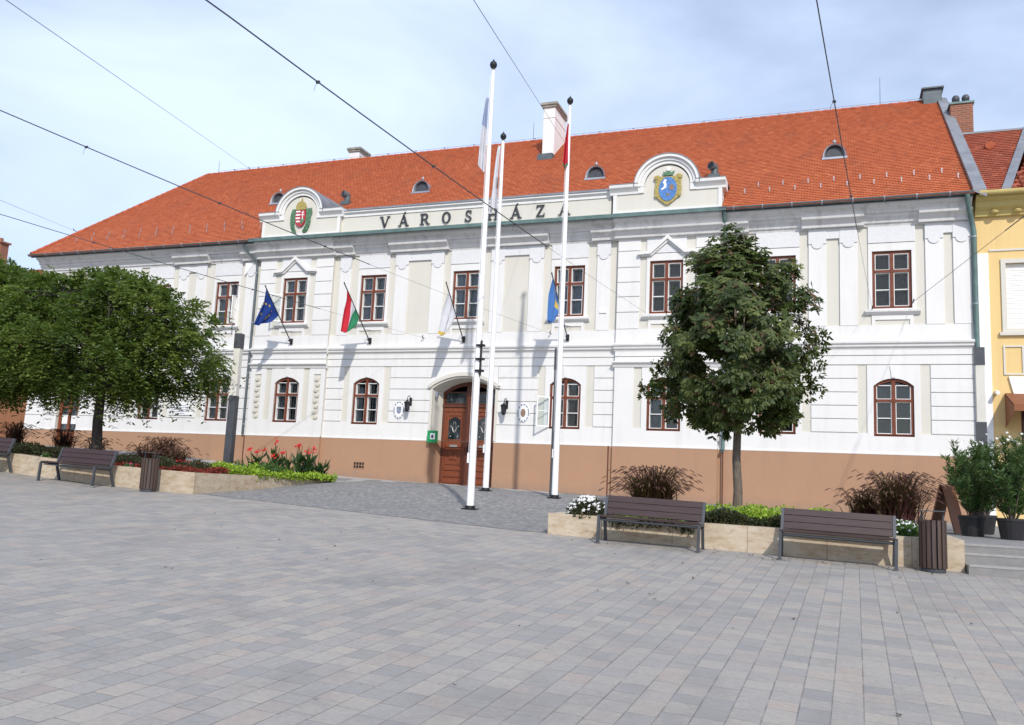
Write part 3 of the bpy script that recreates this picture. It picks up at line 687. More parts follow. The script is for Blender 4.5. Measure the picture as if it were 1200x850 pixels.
# ------------- attic wall with two round gables
AT = MB(); AC = MB(); AM = MB()
AT.box(-18.62, -7.40, -.24, .15, 11.19, 11.98)
AC.box(-18.5, -7.40, -.275, -.23, 11.185, 11.27); AC.box(-18.5, -7.40, -.275, -.23, 11.90, 11.985)
AC.prof_x([(.15, 11.98), (-.27, 11.98), (-.31, 12.02), (-.36, 12.06), (-.36, 12.12), (.15, 12.15)], -18.62, -7.40)
AM.prof_x([(.15, 12.15), (-.385, 12.122), (-.385, 12.145), (.12, 12.18), (.16, 12.40), (1.0, 12.62), (1.15, 12.62), (1.15, 12.4), (.15, 12.1)], -18.62, -7.40)
def gable(cx, x0, x1):
    y = -.36; ro, zc = .98, 12.22
    arc = lambda r, z0=12.22: [(cx-r*math.cos(pi*i/20), z0+r*math.sin(pi*i/20)*.96) for i in range(21)]
    AT.prism_xz(([(x0, 11.19), (x0, 12.02)] + [(p, q) for p, q in arc(.80, 12.1)] + [(x1, 12.02), (x1, 11.19)]), y, .15)
    # side piers, base strip and inner fillet in white
    for a, c in ((x0, x0+.13), (x1-.13, x1)): AC.box(a, c, y-.035, y+.01, 11.19, 12.0)
    AC.box(x0+.13, x1-.13, y-.035, y+.01, 11.19, 11.32)
    # shoulder mouldings
    for a, c in ((x0-.12, cx-1.0), (cx+1.0, x1+.12)):
        P = [(y+.02, 11.92), (y-.04, 11.92), (y-.05, 12.0), (y-.10, 12.06), (y-.18, 12.14), (y-.19, 12.24), (.15, 12.27), (.15, 11.92)]
        AC.prof_x(P, a, c)
        AM.prof_x([(.9, 12.275), (y-.2, 12.243), (y-.2, 12.268), (.9, 12.31)], a-.01, c)
    # arch moulding: ring of profile
    def ring(r0, r1, ya, yb, B):
        n = 24; vs = []
        for i in range(n+1):
            a_ = pi*i/n; ca, sa = -math.cos(a_), math.sin(a_)*.96
            for r, yy in ((r0, ya), (r1, ya), (r1, yb), (r0, yb)): vs.append((cx+r*ca, yy, 12.16+r*sa))
        fs = [(i*4+k, i*4+(k+1) % 4, (i+1)*4+(k+1) % 4, (i+1)*4+k) for i in range(n) for k in range(4)] + [(3, 2, 1, 0), (n*4, n*4+1, n*4+2, n*4+3)]
        B.add(vs, fs)
    ring(.80, .92, y-.05, .15, AC); ring(.92, 1.03, y-.10, .15, AC); ring(1.03, 1.13, y-.18, .15, AC)
    ring(1.13, 1.155, y-.2, 1.9, AM)
    for a, c in ((cx-1.0, cx-.80), (cx+.80, cx+1.0)): AC.box(a, c, y-.05, .1, 11.93, 12.17)
gable(-20.40, -22.24, -18.50); gable(-5.40, -7.30, -3.52)
AT.build('attic_wall', M['cream'], HALL, recalc=True); AC.build('attic_mouldings', M['white'], HALL, recalc=True); AM.build('attic_flashing', M['zincm'], HALL, recalc=True)

# ------------- letters (serif capitals built from strokes), 0.44 m high
def letter(ch):
    q = MB(); t1, t2, s = .078, .042, .03; H = .44
    def st(x0, z0, x1, z1, w):   # slanted stroke, horizontal cut ends
        q.prism_xz([(x0-w/2, z0), (x0+w/2, z0), (x1+w/2, z1), (x1-w/2, z1)] if z1 > z0 else [(x1-w/2, z1), (x1+w/2, z1), (x0+w/2, z0), (x0-w/2, z0)], -.02, .02)
    def bar(x0, x1, z0, z1, dy=.001): q.box(x0, x1, -.02-dy, .02-dy, z0, z1)
    def arc(cx, cz, rx, rz, a0, a1, w0, w1, n=16):
        vs = []
        for i in range(n+1):
            a = a0+(a1-a0)*i/n; w = w0+(w1-w0)*abs(math.cos(a))
            for r in (1, 0):
                vs.append((cx+(rx-(0 if r else w))*math.cos(a), cz+(rz-(0 if r else w))*math.sin(a)))
        for i in range(n):
            a, b_, c, d = vs[2*i], vs[2*i+1], vs[2*i+3], vs[2*i+2]
            q.prism_xz([a, b_, c, d], -.0195, .0195)
    if ch == 'V':
        st(0, 0, -.155, H, t1); st(0, 0, .15, H, t2); bar(-.235, -.085, H-s, H); bar(.085, .22, H-s, H)
    elif ch in 'AÁ':
        st(-.15, 0, 0, H, t2); st(.155, 0, 0, H, t1); bar(-.225, -.085, 0, s); bar(.085, .24, 0, s); bar(-.09, .10, .13, .165, .002)
        if ch == 'Á': q.prism_xz([(-.02, H+.03), (.03, H+.03), (.10, H+.12), (.03, H+.12)], -.02, .02)
    elif ch == 'R':
        bar(-.15, -.15+t1, 0, H); bar(-.20, -.02, 0, s, .002); bar(-.20, -.07, H-s, H, .002)
        bar(-.07, .03, H-.036, H, .003); bar(-.07, .03, .20, .236, .003); arc(.03, .32, .105, .12, -pi/2, pi/2, .036, t1)
        st(.15, 0, .02, .21, t1); bar(.11, .23, 0, s, .002)
    elif ch == 'O': arc(0, H/2, .18, H/2+.008, 0, 2*pi, .036, t1, 32)
    elif ch == 'S':
        arc(0, H*.74, .115, H*.26+.006, pi*.12, pi*1.5, .036, .06); arc(0, H*.25, .13, H*.26, -pi*.88, pi*.5, .036, .06)
        bar(.085, .115, H*.70, H, .002); bar(-.135, -.105, 0, H*.3, .002)
    elif ch == 'H':
        for sx in (-1, 1): bar(sx*.13-t1/2, sx*.13+t1/2, 0, H); bar(sx*.13-.09, sx*.13+.09, 0, s, .002); bar(sx*.13-.09, sx*.13+.09, H-s, H, .002)
        bar(-.1, .1, H/2-.02, H/2+.02, .003)
    elif ch == 'Z':
        bar(-.15, .15, H-.04, H); bar(-.16, .16, 0, .04); st(-.115, .02, .11, H-.02, t1)
        bar(-.155, -.125, H-.12, H, .002); bar(.13, .16, 0, .13, .002)
    return q
for ch, x in zip('VÁROSHÁZA', [-16.51, -15.69, -14.77, -13.85, -12.93, -11.93, -11.02, -10.05, -9.14]):
    letter(ch).build('letter', M['letter'], HALL, (x, -.285, 11.37), recalc=True)

# ------------- coats of arms
def ell(cx, cz, rx, rz, n=24, a0=0): return [(cx+rx*math.cos(a0+2*pi*i/n), cz+rz*math.sin(a0+2*pi*i/n)) for i in range(n)]
def shield(cx, zt, w, h, n=10):
    pts = [(cx-w, zt), (cx-w, zt-h*.5)] + [(cx-w*math.cos(pi/2*i/n), zt-h*.5-h*.5*math.sin(pi/2*i/n)**.9) for i in range(1, n)] + [(cx, zt-h)]
    return pts + [(2*cx-p, q) for p, q in pts[-2::-1]]
def crest_h(cx, cz, y, sc_=1., parent=HALL):
    root = MB(); S = lambda pts: [(cx+p*sc_, cz+q*sc_) for p, q in pts]
    # green wreath
    q = MB(); rr = random.Random(4)
    for sx in (-1, 1):
        for i in range(20):
            a = -1.25+i*.1; r = .40; x = sx*(.12+.28*math.cos(a*.95)); z = -.18+.62*math.sin(a)*.95
            for k in range(4):
                x = sx*(.10+(.20+.055*k)*math.cos(a*.95))
                an = a*sx+rr.uniform(-.9, .9); l_ = .10
                q.prism_xz(S([(x-.035, z-.02), (x+sx*.0+.02, z-.045), (x+math.sin(an)*l_*sx+.02, z+l_*.9), (x-.03, z+.06)]), y-.012-.004*(i % 3)-.002*k, y)
    base = q.build('coat_of_arms', M['egreen'], parent, recalc=True)
    q = MB(); q.prism_xz(S(shield(0, .20, .235, .70)), y-.045, y); q.build('red_shield', M['red'], base, recalc=True)
    q = MB()
    for k in range(4): q.prism_xz(S([(-.215, .10-k*.14), (-.01, .10-k*.14), (-.01, .165-k*.14), (-.215, .165-k*.14)] if k < 3 else [(-.17, -.32), (-.01, -.32), (-.01, -.255), (-.2, -.255)]), y-.055, y-.04)
    q.prism_xz(S([(.095, -.22), (.125, -.22), (.125, .16), (.095, .16)]), y-.056, y-.04)
    for z, w_ in ((.085, .06), (-.02, .085)): q.prism_xz(S([(.11-w_, z-.014), (.11+w_, z-.014), (.11+w_, z+.014), (.11-w_, z+.014)]), y-.058, y-.04)
    q.build('white_charges', M['ewhite'], base, recalc=True)
    q = MB(); q.prism_xz(S([(.015, -.44), (.14, -.34), (.215, -.22), (.17, -.16), (.11, -.20), (.05, -.15), (.015, -.2)]), y-.053, y-.04); q.build('green_mount', M['egreen'], base, recalc=True)
    q = MB(); q.prism_xz(S([(-.21, .22), (.21, .22), (.235, .36), (.17, .50), (.06, .56), (-.06, .56), (-.17, .50), (-.235, .36)]), y-.06, y); q.prism_xz(S([(-.02, .55), (.02, .55), (.045, .68), (-.01, .70)]), y-.04, y-.01)
    q.prism_xz(S([(-.22, .20), (.22, .20), (.22, .26), (-.22, .26)]), y-.075, y); q.build('gold_crown', M['gold'], base, recalc=True)
crest_h(-20.37, 12.10, -.40, 1.0)
def crest_c(cx, cz, y):
    S = lambda pts: [(cx+p, cz+q) for p, q in pts]
    q = MB(); q.prism_xz(S([(-.48, .38), (-.36, .42), (-.22, .34), (0, .36), (.22, .34), (.36, .44), (.50, .36), (.45, .18), (.47, -.12), (.44, -.34), (.24, -.50), (.04, -.66), (-.06, -.66), (-.24, -.52), (-.44, -.34), (-.46, -.1), (-.43, .16)][::-1]), y-.03, y)
    for sx in (-1, 1): q.prism_xz(S(ell(sx*.42, .32, .07, .06, 10)), y-.06, y)
    for sx in (-1, 1): q.prism_xz(S(ell(sx*.40, -.3, .06, .09, 10)), y-.05, y)
    base = q.build('coat_of_arms', M['gold'], HALL, recalc=True)
    q = MB(); q.prism_xz(S(ell(0, -.10, .31, .43, 28)), y-.05, y); q.build('blue_field', M['blue'], base, recalc=True)
    q = MB(); q.prism_xz(S([(-.2, -.14), (-.06, -.06), (-.04, .05), (-.08, .14), (-.03, .22), (-.13, .24), (-.17, .12), (-.12, .05), (-.15, -.04), (-.24, -.10)]), y-.06, y-.04)
    q.build('white_figure', M['ewhite'], base, recalc=True); q = MB(); q.prism_xz(S(ell(.02, .62, .075, .085, 12)), y-.05, y); q.build('white_crest', M['ewhite'], base, recalc=True)
    q = MB(); q.prism_xz(S([(.06, -.14), (.18, -.16), (.22, -.02), (.14, .06), (.05, .0)]), y-.062, y-.04); q.prism_xz(S([(-.07, -.28), (.08, -.26), (.02, -.38)]), y-.062, y-.04); q.build('bronze_figure', M['brownm'], base, recalc=True)
    q = MB(); q.prism_xz(S([(-.16, .38), (.16, .38), (.22, .54), (.10, .48), (.02, .56), (-.08, .48), (-.17, .54)]), y-.055, y); q.build('green_coronet', M['egreen'], base, recalc=True)
crest_c(-5.36, 12.10, -.40)

# ------------- roof
ZE, YE, ZR, YR = 11.12, -.60, 17.95, 7.98
K = (ZR-ZE)/(YR-YE); NRM = Vector((0, -K, 1)).normalized()
RXL, RXR, RIDL = XL-.22, 4.02, -32.75
def rz0(y): return ZE+K*(y-YE)
def roof_plane(b, y0, z0, k, ya, yb, xl, xr, step=.165, lift=.028):
    """tile courses: every course is a strip raised at its lower edge"""
    n = Vector((0, -k, 1)).normalized(); dy = step/math.sqrt(1+k*k); y = ya; i = 0
    while y < yb-1e-4:
        y2 = min(y+dy, yb); za, zb = z0+k*(y-y0), z0+k*(y2-y0)
        l = lift; a = (xl(y), y+n.y*l, za+n.z*l); c = (xr(y), y+n.y*l, za+n.z*l); d = (xr(y2), y2, zb); e = (xl(y2), y2, zb)
        b.add([a, c, d, e, (xl(y), y, za), (xr(y), y, za)], [(0, 1, 2, 3), (4, 5, 1, 0)])
        y = y2
b = MB()
hipx = lambda y: RXL+(RIDL-RXL)*(y-YE)/(YR-YE)
DYR = .165/math.sqrt(1+K*K); YM = YE-.12+7*DYR
roof_plane(b, YE, ZE, K, YE-.12, YM, hipx, lambda y: -22.26); roof_plane(b, YE, ZE, K, YE-.12, YM, lambda y: -3.50, lambda y: RXR)
roof_plane(b, YE, ZE, K, YM, YR, hipx, lambda y: RXR)
b.quad((-22.26, YE, ZE-.02), (-22.26, YM, rz0(YM)), (-22.26, YM, 10.9), (-22.26, YE, 10.9)); b.quad((-3.5, YE, ZE-.02), (-3.5, YM, rz0(YM)), (-3.5, YM, 10.9), (-3.5, YE, 10.9))
roof = b.build('roof', M['tile'], HALL)
b = MB()   # back slope and hipped end
b.quad((RXR, YR, ZR), (RIDL, YR, ZR), (RXL, 16.6, ZE), (RXR, 16.6, ZE)); b.quad((RXL, YE, ZE-.02), (RIDL, YR, ZR-.01), (RXL, 16.6, ZE), (RXL, 8, ZE))
b.add([(XR-.005, YE+.6, ZE), (XR-.005, 16, ZE), (XR-.005, YR, ZR-.1)], [(0, 1, 2)])
b.build('rear_slope', M['tileside'], HALL)
b = MB()
n = 100
for i in range(n):
    x0 = RIDL+(RXR-RIDL)*i/n; x1 = x0+(RXR-RIDL)/n+.02
    b.tube([(x0, YR, ZR-.02), (x1, YR, ZR-.03)], [.10, .085], 8)
hp0, hp1 = Vector((RXL, YE, ZE+.03)), Vector((RIDL, YR, ZR))
for i in range(30):
    p, q = hp0.lerp(hp1, i/30), hp0.lerp(hp1, (i+1)/30); b.tube([p, q], [.09, .075], 8)
b.build('ridge_tiles', M['ridge'], HALL)
b = MB()  # zinc verge along the right gable
v0, v1 = Vector((RXR, YE-.1, ZE-.03)), Vector((RXR, YR, ZR))
o1, o2 = Vector((.0, 0, .10)), Vector((.34, 0, .02))
b.add([v0+Vector((-.05, 0, .0)), v0+Vector((-.05, 0, .14)), v0+Vector((.32, 0, .05)), v0+Vector((.32, 0, -.2)), v1+Vector((-.05, 0, .0)), v1+Vector((-.05, 0, .14)), v1+Vector((.32, 0, .05)), v1+Vector((.32, 0, -.2))],
      [(0, 1, 5, 4), (1, 2, 6, 5), (2, 3, 7, 6), (0, 3, 2, 1), (4, 5, 6, 7)])
b.build('verge_flashing', M['zincm'], HALL)
def rz(y): return ZE+K*(y-YE)
# snow guards
q = MB(); q.box(-.014, .014, -.03, -.018, 0, .17); q.box(-.03, .03, -.035, -.02, .12, .14); q.box(-.015, .015, -.02, .25, .0, .02)
g0 = None
rows = []
for k_ in range(13):
    rows.append((-33.4+k_*.95, .42)); 
    if k_ < 12: rows.append((-32.9+k_*.95, .92))
for k_ in range(9):
    rows.append((-2.85+k_*.82, .36)); 
    if k_ < 8: rows.append((-2.44+k_*.82, .82))
for x, y in rows:
    if g0 is None: g0 = q.build('snow_guard', M['galv'], HALL, (x, y, rz(y)+.02)); continue
    c = g0.copy(); col.objects.link(c); c.location = (x, y, rz(y)+.02)
# bat dormers
def dormer(x, y):
    z = rz(y); q = MB(); w_, h_ = .36, .50; n = 12
    arch = [(-w_*math.cos(pi*i/n), h_*math.sin(pi*i/n)**.85) for i in range(n+1)]
    vs = [(p, -.02, s_) for p, s_ in arch] + [(p*.25, h_/K+.25, h_+.02) for p, s_ in arch]
    vs2 = [(p*1.12, -.05, s_*1.08) for p, s_ in arch] + [(p*.25, h_/K+.3, h_+.06) for p, s_ in arch]
    for V in (vs, vs2): q.add(V, [(i, i+1, i+n+2, i+n+1) for i in range(n)])
    q.add([v for a_, b_ in zip(vs[:n+1], vs2[:n+1]) for v in (a_, b_)], [(2*i, 2*i+2, 2*i+3, 2*i+1) for i in range(n)])
    q.box(-w_*1.2, w_*1.2, -.10, .05, -.06, .015)
    d = q.build('roof_dormer', M['zincl'], HALL, (x, y, z+.02))
    q = MB(); q.prism_xz([(p*.9, s_*.9) for p, s_ in arch][::-1], .10, .12); q.build('dormer_grille', M['steel'], d)
    q = MB(); q.lathe([(.02, 0), (.02, .08), (.06, .11), (.07, .15), (.04, .19), (.01, .24)], 0, .12, h_+.02, 10); q.build('finial', M['galv'], d, smooth=True)
    return d
for x, y in ((-16.66, 2.85), (-8.87, 2.75), (.05, 2.8), (-24.1, 2.95)): dormer(x, y)
for x, y in ((-20.0, 2.35), (-4.1, 2.0)):
    q = MB(); z = rz(y); q.tube([(0, 0, -.1), (0, 0, .42)], .13, 12); q.tube([(0, 0, .36), (-.12, -.2, .40)], [.14, .16], 12); q.box(-.2, .2, -.22, .2, -.12, .06)
    d = q.build('vent_pipe', M['zinc'], HALL, (x, y, z))
    q = MB(); q.tube([(-.115, -.19, .40), (-.128, -.21, .402)], [.13, .13], 12); q.build('pipe_mouth', M['black'], d)
# chimneys
def chimney(x0, x1, y0, y1, z0, z1, ov=.12):
    q = MB(); q.box(x0, x1, y0, y1, z0, z1); q.box(x0-.02, x1+.02, y0-.02, y1+.02, z1-.5, z1-.44)
    c = q.build('chimney', M['white'], HALL)
    q = MB(); q.box(x0-ov*.6, x1+ov*.6, y0-ov*.6, y1+ov*.6, z1, z1+.10); q.box(x0-ov, x1+ov, y0-ov, y1+ov, z1+.10, z1+.21); q.box(x0+.05, x1-.05, y0+.05, y1-.05, z1+.21, z1+.26)
    q.build('chimney_cap', M['capm'], c)
    return c
c2 = chimney(-12.22, -11.68, 5.75, 7.35, 15.8, 18.50)
q = MB(); q.box(-12.3, -11.6, 5.35, 5.76, rz(5.35)-.05, rz(5.6)+.12); q.build('chimney_apron', M['zinc'], c2)
chimney(-24.35, -23.75, 9.0, 9.9, 16.2, 18.85)
# flat box at the right end of the ridge
q = MB(); q.box(3.45, 4.12, 7.6, 8.4, 17.3, 18.28); q.box(3.38, 4.2, 7.5, 8.5, 18.28, 18.34); q.build('ridge_hatch', M['zinc'], HALL)
for x, y, h_ in ((1.85, 8.0, 1.25), (-32.1, 8.0, .75), (-13.5, 8.0, .95)):
    q = MB(); z = ZR; q.tube([(x, y, z-.1), (x, y, z+h_)], [.014, .008], 6); q.build('lightning_rod', M['steel'], HALL)
# small wire holders along the ridge
q = MB()
for i in range(22): x = -31+i*1.6; q.box(x-.015, x+.015, YR-.02, YR+.02, ZR, ZR+.16); q.box(x-.05, x+.05, YR-.03, YR+.03, ZR+.12, ZR+.15)
q.tube([(-32, YR, ZR+.14), (4, YR, ZR+.14)], .008, 5); q.build('ridge_conductor', M['galv'], HALL)

# ------------- windows
def glaze_bars(): pass
def make_upper(name='window'):
    w_, h_ = HW, UZ1-UZ0; q = MB(); t_ = .075; D0, D1 = 0, .07
    # outer brown frame, mullion, transom
    q.box(-w_+.005, -w_+t_, D0, D1, .005, h_-.005); q.box(w_-t_, w_-.005, D0, D1, .005, h_-.005)
    q.box(-w_+t_, w_-t_, D0, D1, .005, t_); q.box(-w_+t_, w_-t_, D0, D1, h_-t_, h_-.005)
    q.box(-.05, .05, D0-.012, D1, t_, h_-t_); zt = h_*.655
    q.box(-w_+t_, w_-t_, D0-.02, D1+.002, zt-.045, zt+.045)
    for sx in (-1, 1):
        a, c = (-w_+t_, -.05) if sx < 0 else (.05, w_-t_)
        for z0, z1 in ((t_, zt-.045), (zt+.045, h_-t_)):
            s_ = .032
            q.box(a, a+s_, .02, .055, z0, z1); q.box(c-s_, c, .02, .055, z0, z1); q.box(a+s_, c-s_, .02, .055, z0, z0+s_); q.box(a+s_, c-s_, .02, .055, z1-s_, z1)
    return q, zt
def rect_frame(q, a, c, z0, z1, y0, y1, s_):
    q.box(a, a+s_, y0, y1, z0, z1); q.box(c-s_, c, y0, y1, z0, z1); q.box(a+s_, c-s_, y0, y1, z0, z0+s_); q.box(a+s_, c-s_, y0, y1, z1-s_, z1)
def make_window(h_, rise, curt):
    """origin: centre of the sill, y=0 at the frame face"""
    w_ = HW; q = MB(); t_ = .085; zt = (1.22 if rise == 0 else 1.12)
    hs = h_-rise                                          # spring height
    q.box(-w_+.004, -w_+t_, 0, .07, .004, hs-.004); q.box(w_-t_, w_-.004, 0, .07, .004, hs-.004); q.box(-w_+t_, w_-t_, 0, .07, .004, t_)
    if rise == 0: q.box(-w_+t_, w_-t_, 0, .07, h_-t_, h_-.004); q.box(-w_+.004, -w_+t_, 0, .07, hs-.004, h_-.004) if False else None
    else:
        ao, ai = arc_pts(-w_+.004, w_-.004, hs-.005, h_-.004), arc_pts(-w_+.004, w_-.004, hs-.005-t_, h_-.004-t_)
        for i in range(len(ao)-1): q.prism_xz([ai[i], ai[i+1], ao[i+1], ao[i]], .001, .069)
    q.box(-.055, .055, -.012, .07, t_, h_-t_*.7); q.box(-w_+t_, w_-t_, -.02, .071, zt-.042, zt+.042)
    fr = q
    sash = MB(); gl = MB(); cells = []; cs = MB()
    for sx in (-1, 1):
        a, c = (-w_+t_, -.055) if sx < 0 else (.055, w_-t_)
        ztop = h_-t_ if rise == 0 else hs+.035
        for z0, z1 in ((t_, zt-.042), (zt+.042, ztop)):
            rect_frame(cs, a, c, z0, z1, .012, .15, .021)
            cells.append((a, c, z0, z1))
        cs.box(a+.03, c-.03, .03, .14, zt*.5+.0, zt*.5+.026)
    # inner white window 0.2 m behind
    y = .215
    for a, c, z0, z1 in cells:
        rect_frame(sash, a-.01, c+.01, z0-.01, z1+.01, y, y+.04, .045)
        if z0 < .2: sash.box(a, c, y+.004, y+.036, (z0+z1)/2-.012, (z0+z1)/2+.012)
    sash.box(-.07, .07, y-.01, y+.05, .02, h_-.06); sash.box(-w_, w_, y-.009, y+.05, zt-.05, zt+.05)
    # white box between the two windows
    jm = MB(); e = w_-.002; T = h_-.004 if rise == 0 else hs
    jm.quad((-e, .07, .004), (-e, .32, .004), (-e, .32, T), (-e, .07, T)); jm.quad((e, .07, .004), (e, .07, T), (e, .32, T), (e, .32, .004)); jm.quad((-e, .07, .006), (e, .07, .006), (e, .32, .006), (-e, .32, .006))
    gl.quad((-w_+.03, .13, .03), (w_-.03, .13, .03), (w_-.03, .13, T-.03), (-w_+.03, .13, T-.03))
    if rise: 
        ar = arc_pts(-w_+.03, w_-.03, hs-.03, h_-.04); gl.add([(p, .13, s_) for p, s_ in ar], [tuple(range(len(ar)-1, -1, -1))])
    dg = MB(); dg.quad((-w_, y+.02, 0), (w_, y+.02, 0), (w_, y+.02, h_+.02), (-w_, y+.02, h_+.02))
    cu = MB(); rr = random.Random(int(h_*100)+curt)
    if curt:
        for a, c in (((-w_+.06, -w_+.30), (w_-.30, w_-.06)) if curt == 1 else ((-w_+.1, -.06), (.06, w_-.1))):
            n_ = 12; zs0, zs1 = (.1, h_-.12-rise)
            vs = []
            for i in range(n_+1):
                x = a+(c-a)*i/n_; yy = y+.010+.006*math.sin(i*2.3); vs += [(x, yy, zs0), (x, yy, zs1)]
            cu.add(vs, [(2*i, 2*i+2, 2*i+3, 2*i+1) for i in range(n_)])
    return dict(window=(fr, M['brown']), casement=(cs, M['sash']), inner_sash=(sash, M['sash']), jamb=(jm, M['jamb']), glass_pane=(gl, M['glass']), room_pane=(dg, M['dglass']), curtain=(cu, M['curtain'] if curt == 1 else M['curtain2']))
protos = {}
def place_window(x, yo, up, curt):
    key = (up, curt)
    if key not in protos:
        d = make_window(UZ1-UZ0 if up else LZT-LZ0, 0 if up else LZT-LZS, curt)
        q, m_ = d['window']; root = q.build('window', m_, HALL, recalc=True)
        for nm in ('casement', 'inner_sash', 'jamb', 'glass_pane', 'room_pane', 'curtain'):
            q, m_ = d[nm]
            if q.v: q.build(nm, m_, root)
        protos[key] = root
    else:
        r0 = protos[key]; root = r0.copy(); col.objects.link(root)
        for ch in r0.children: c = ch.copy(); col.objects.link(c); c.parent = root
    root.location = (x, yo+.035, UZ0 if up else LZ0)
    return root
curts = dict(Z=0, Y=1, A=1, B=1, C=1, D=1, E=1, F=2, G=2, H=2)
for c in 'ZYABCDEFGH': place_window(CEN[c], -PROJ if c in 'BF' else 0, True, curts[c])
for c in 'YABCEFGH': place_window(CEN[c], -PROJ if c in 'BF' else 0, False, dict(Y=0, A=1, B=1, C=1, E=2, F=0, G=0, H=0)[c])
# casements that stand open outwards
def open_sash(x, y, z, w_, h_, ang):
    q = MB(); rect_frame(q, 0, w_, 0, h_, 0, .035, .045); q.box(.04, w_-.04, .008, .028, h_*.52-.01, h_*.52+.012)
    o = q.build('open_casement', M['sash'], HALL, (x, y, z)); o.rotation_euler = (0, 0, ang)
    q = MB(); q.quad((.03, .018, .03), (w_-.03, .018, .03), (w_-.03, .018, h_-.03), (.03, .018, h_-.03)); q.build('casement_glass', M['glass'], o)
open_sash(CEN['E']-HW+.02, -.06, LZ0+.05, .50, 1.08, R(180+42)); open_sash(CEN['B']-HW+.02, -PROJ-.06, UZ0+.05, .5, 1.12, R(180+50))
open_sash(CEN['A']+HW-.02, -.06, UZ0+.05, .5, 1.12, R(-72))

# ------------- main door in a deep arched recess
DX, DH = DOOR[0], DOOR[1]; zb = 1.38
b = MB()   # moulded stone surround, standing proud, splayed jambs
for (g0_, g1_, y0) in ((.0, .24, -.075), (.10, .24, -.11)):
    pass
def surround(b, gi, go, y0, y1, za, zs_i, zc_i, zs_o, zc_o):
    x0, x1 = DX-DH, DX+DH
    b.box(x0-go, x0-gi, y0, y1, za, zs_i); b.box(x1+gi, x1+go, y0, y1, za, zs_i)
    ai = arc_pts(x0-gi, x1+gi, zs_i, zc_i, 20); ao = arc_pts(x0-go, x1+go, zs_o, zc_o, 20)
    for i in range(20): b.prism_xz([ai[i], ai[i+1], ao[i+1], ao[i]], y0, y1)
surround(b, -.02, .07, -.07, .04, 3.12, 5.03, 5.43, 5.10, 5.55)
surround(b, .02, .16, -.14, -.03, 5.06, 5.10, 5.50, 5.14, 5.64)
b.build('door_surround', M['cream'], HALL, recalc=True)
b = MB(); x0, x1 = DX-DH, DX+DH   # reveal, splayed to the door plane at y=.55
yd = .62; ix = .16
ar = arc_pts(x0, x1, 5.02, 5.44, 20); ari = arc_pts(x0+ix, x1-ix, 4.96, 5.36, 20)
b.quad((x0, -.01, 3.1), (x0+ix, yd, 3.1), (x0+ix, yd, 4.96), (x0, -.01, 5.02)); b.quad((x1, -.01, 3.1), (x1, -.01, 5.02), (x1-ix, yd, 4.96), (x1-ix, yd, 3.1))
for i in range(20): b.quad((ar[i][0], -.01, ar[i][1]), (ari[i][0], yd, ari[i][1]), (ari[i+1][0], yd, ari[i+1][1]), (ar[i+1][0], -.01, ar[i+1][1]))
b.build('door_reveal', M['cream'], HALL)
b = MB(); b.quad((x0, -.065, .5), (x0+ix, yd, .5), (x0+ix, yd, 3.1), (x0, -.065, 3.1)); b.build('plinth_reveal', M['plinth'], HALL)
b = MB(); b.quad((x1, -.065, .5), (x1, -.065, 3.1), (x1-ix, yd, 3.1), (x1-ix, yd, .5)); b.build('plinth_reveal', M['plinth'], HALL)
b = MB(); a, c = x0+ix, x1-ix
ari2 = arc_pts(a, c, 4.96, 5.36, 20)
b.box(a, a+.10, yd, yd+.12, zb, 4.96); b.box(c-.10, c, yd, yd+.12, zb, 4.96); b.box(DX-.13, DX+.13, yd-.05, yd+.12, zb, 5.26)
b.box(a, c, yd-.03, yd+.121, 4.40, 4.50)
aii = arc_pts(a, c, 4.80, 5.22, 20)
for i in range(20): b.prism_xz([aii[i], aii[i+1], ari2[i+1], ari2[i]], yd-.002, yd+.118)
door = b.build('main_door', M['doordark'], HALL, recalc=True)
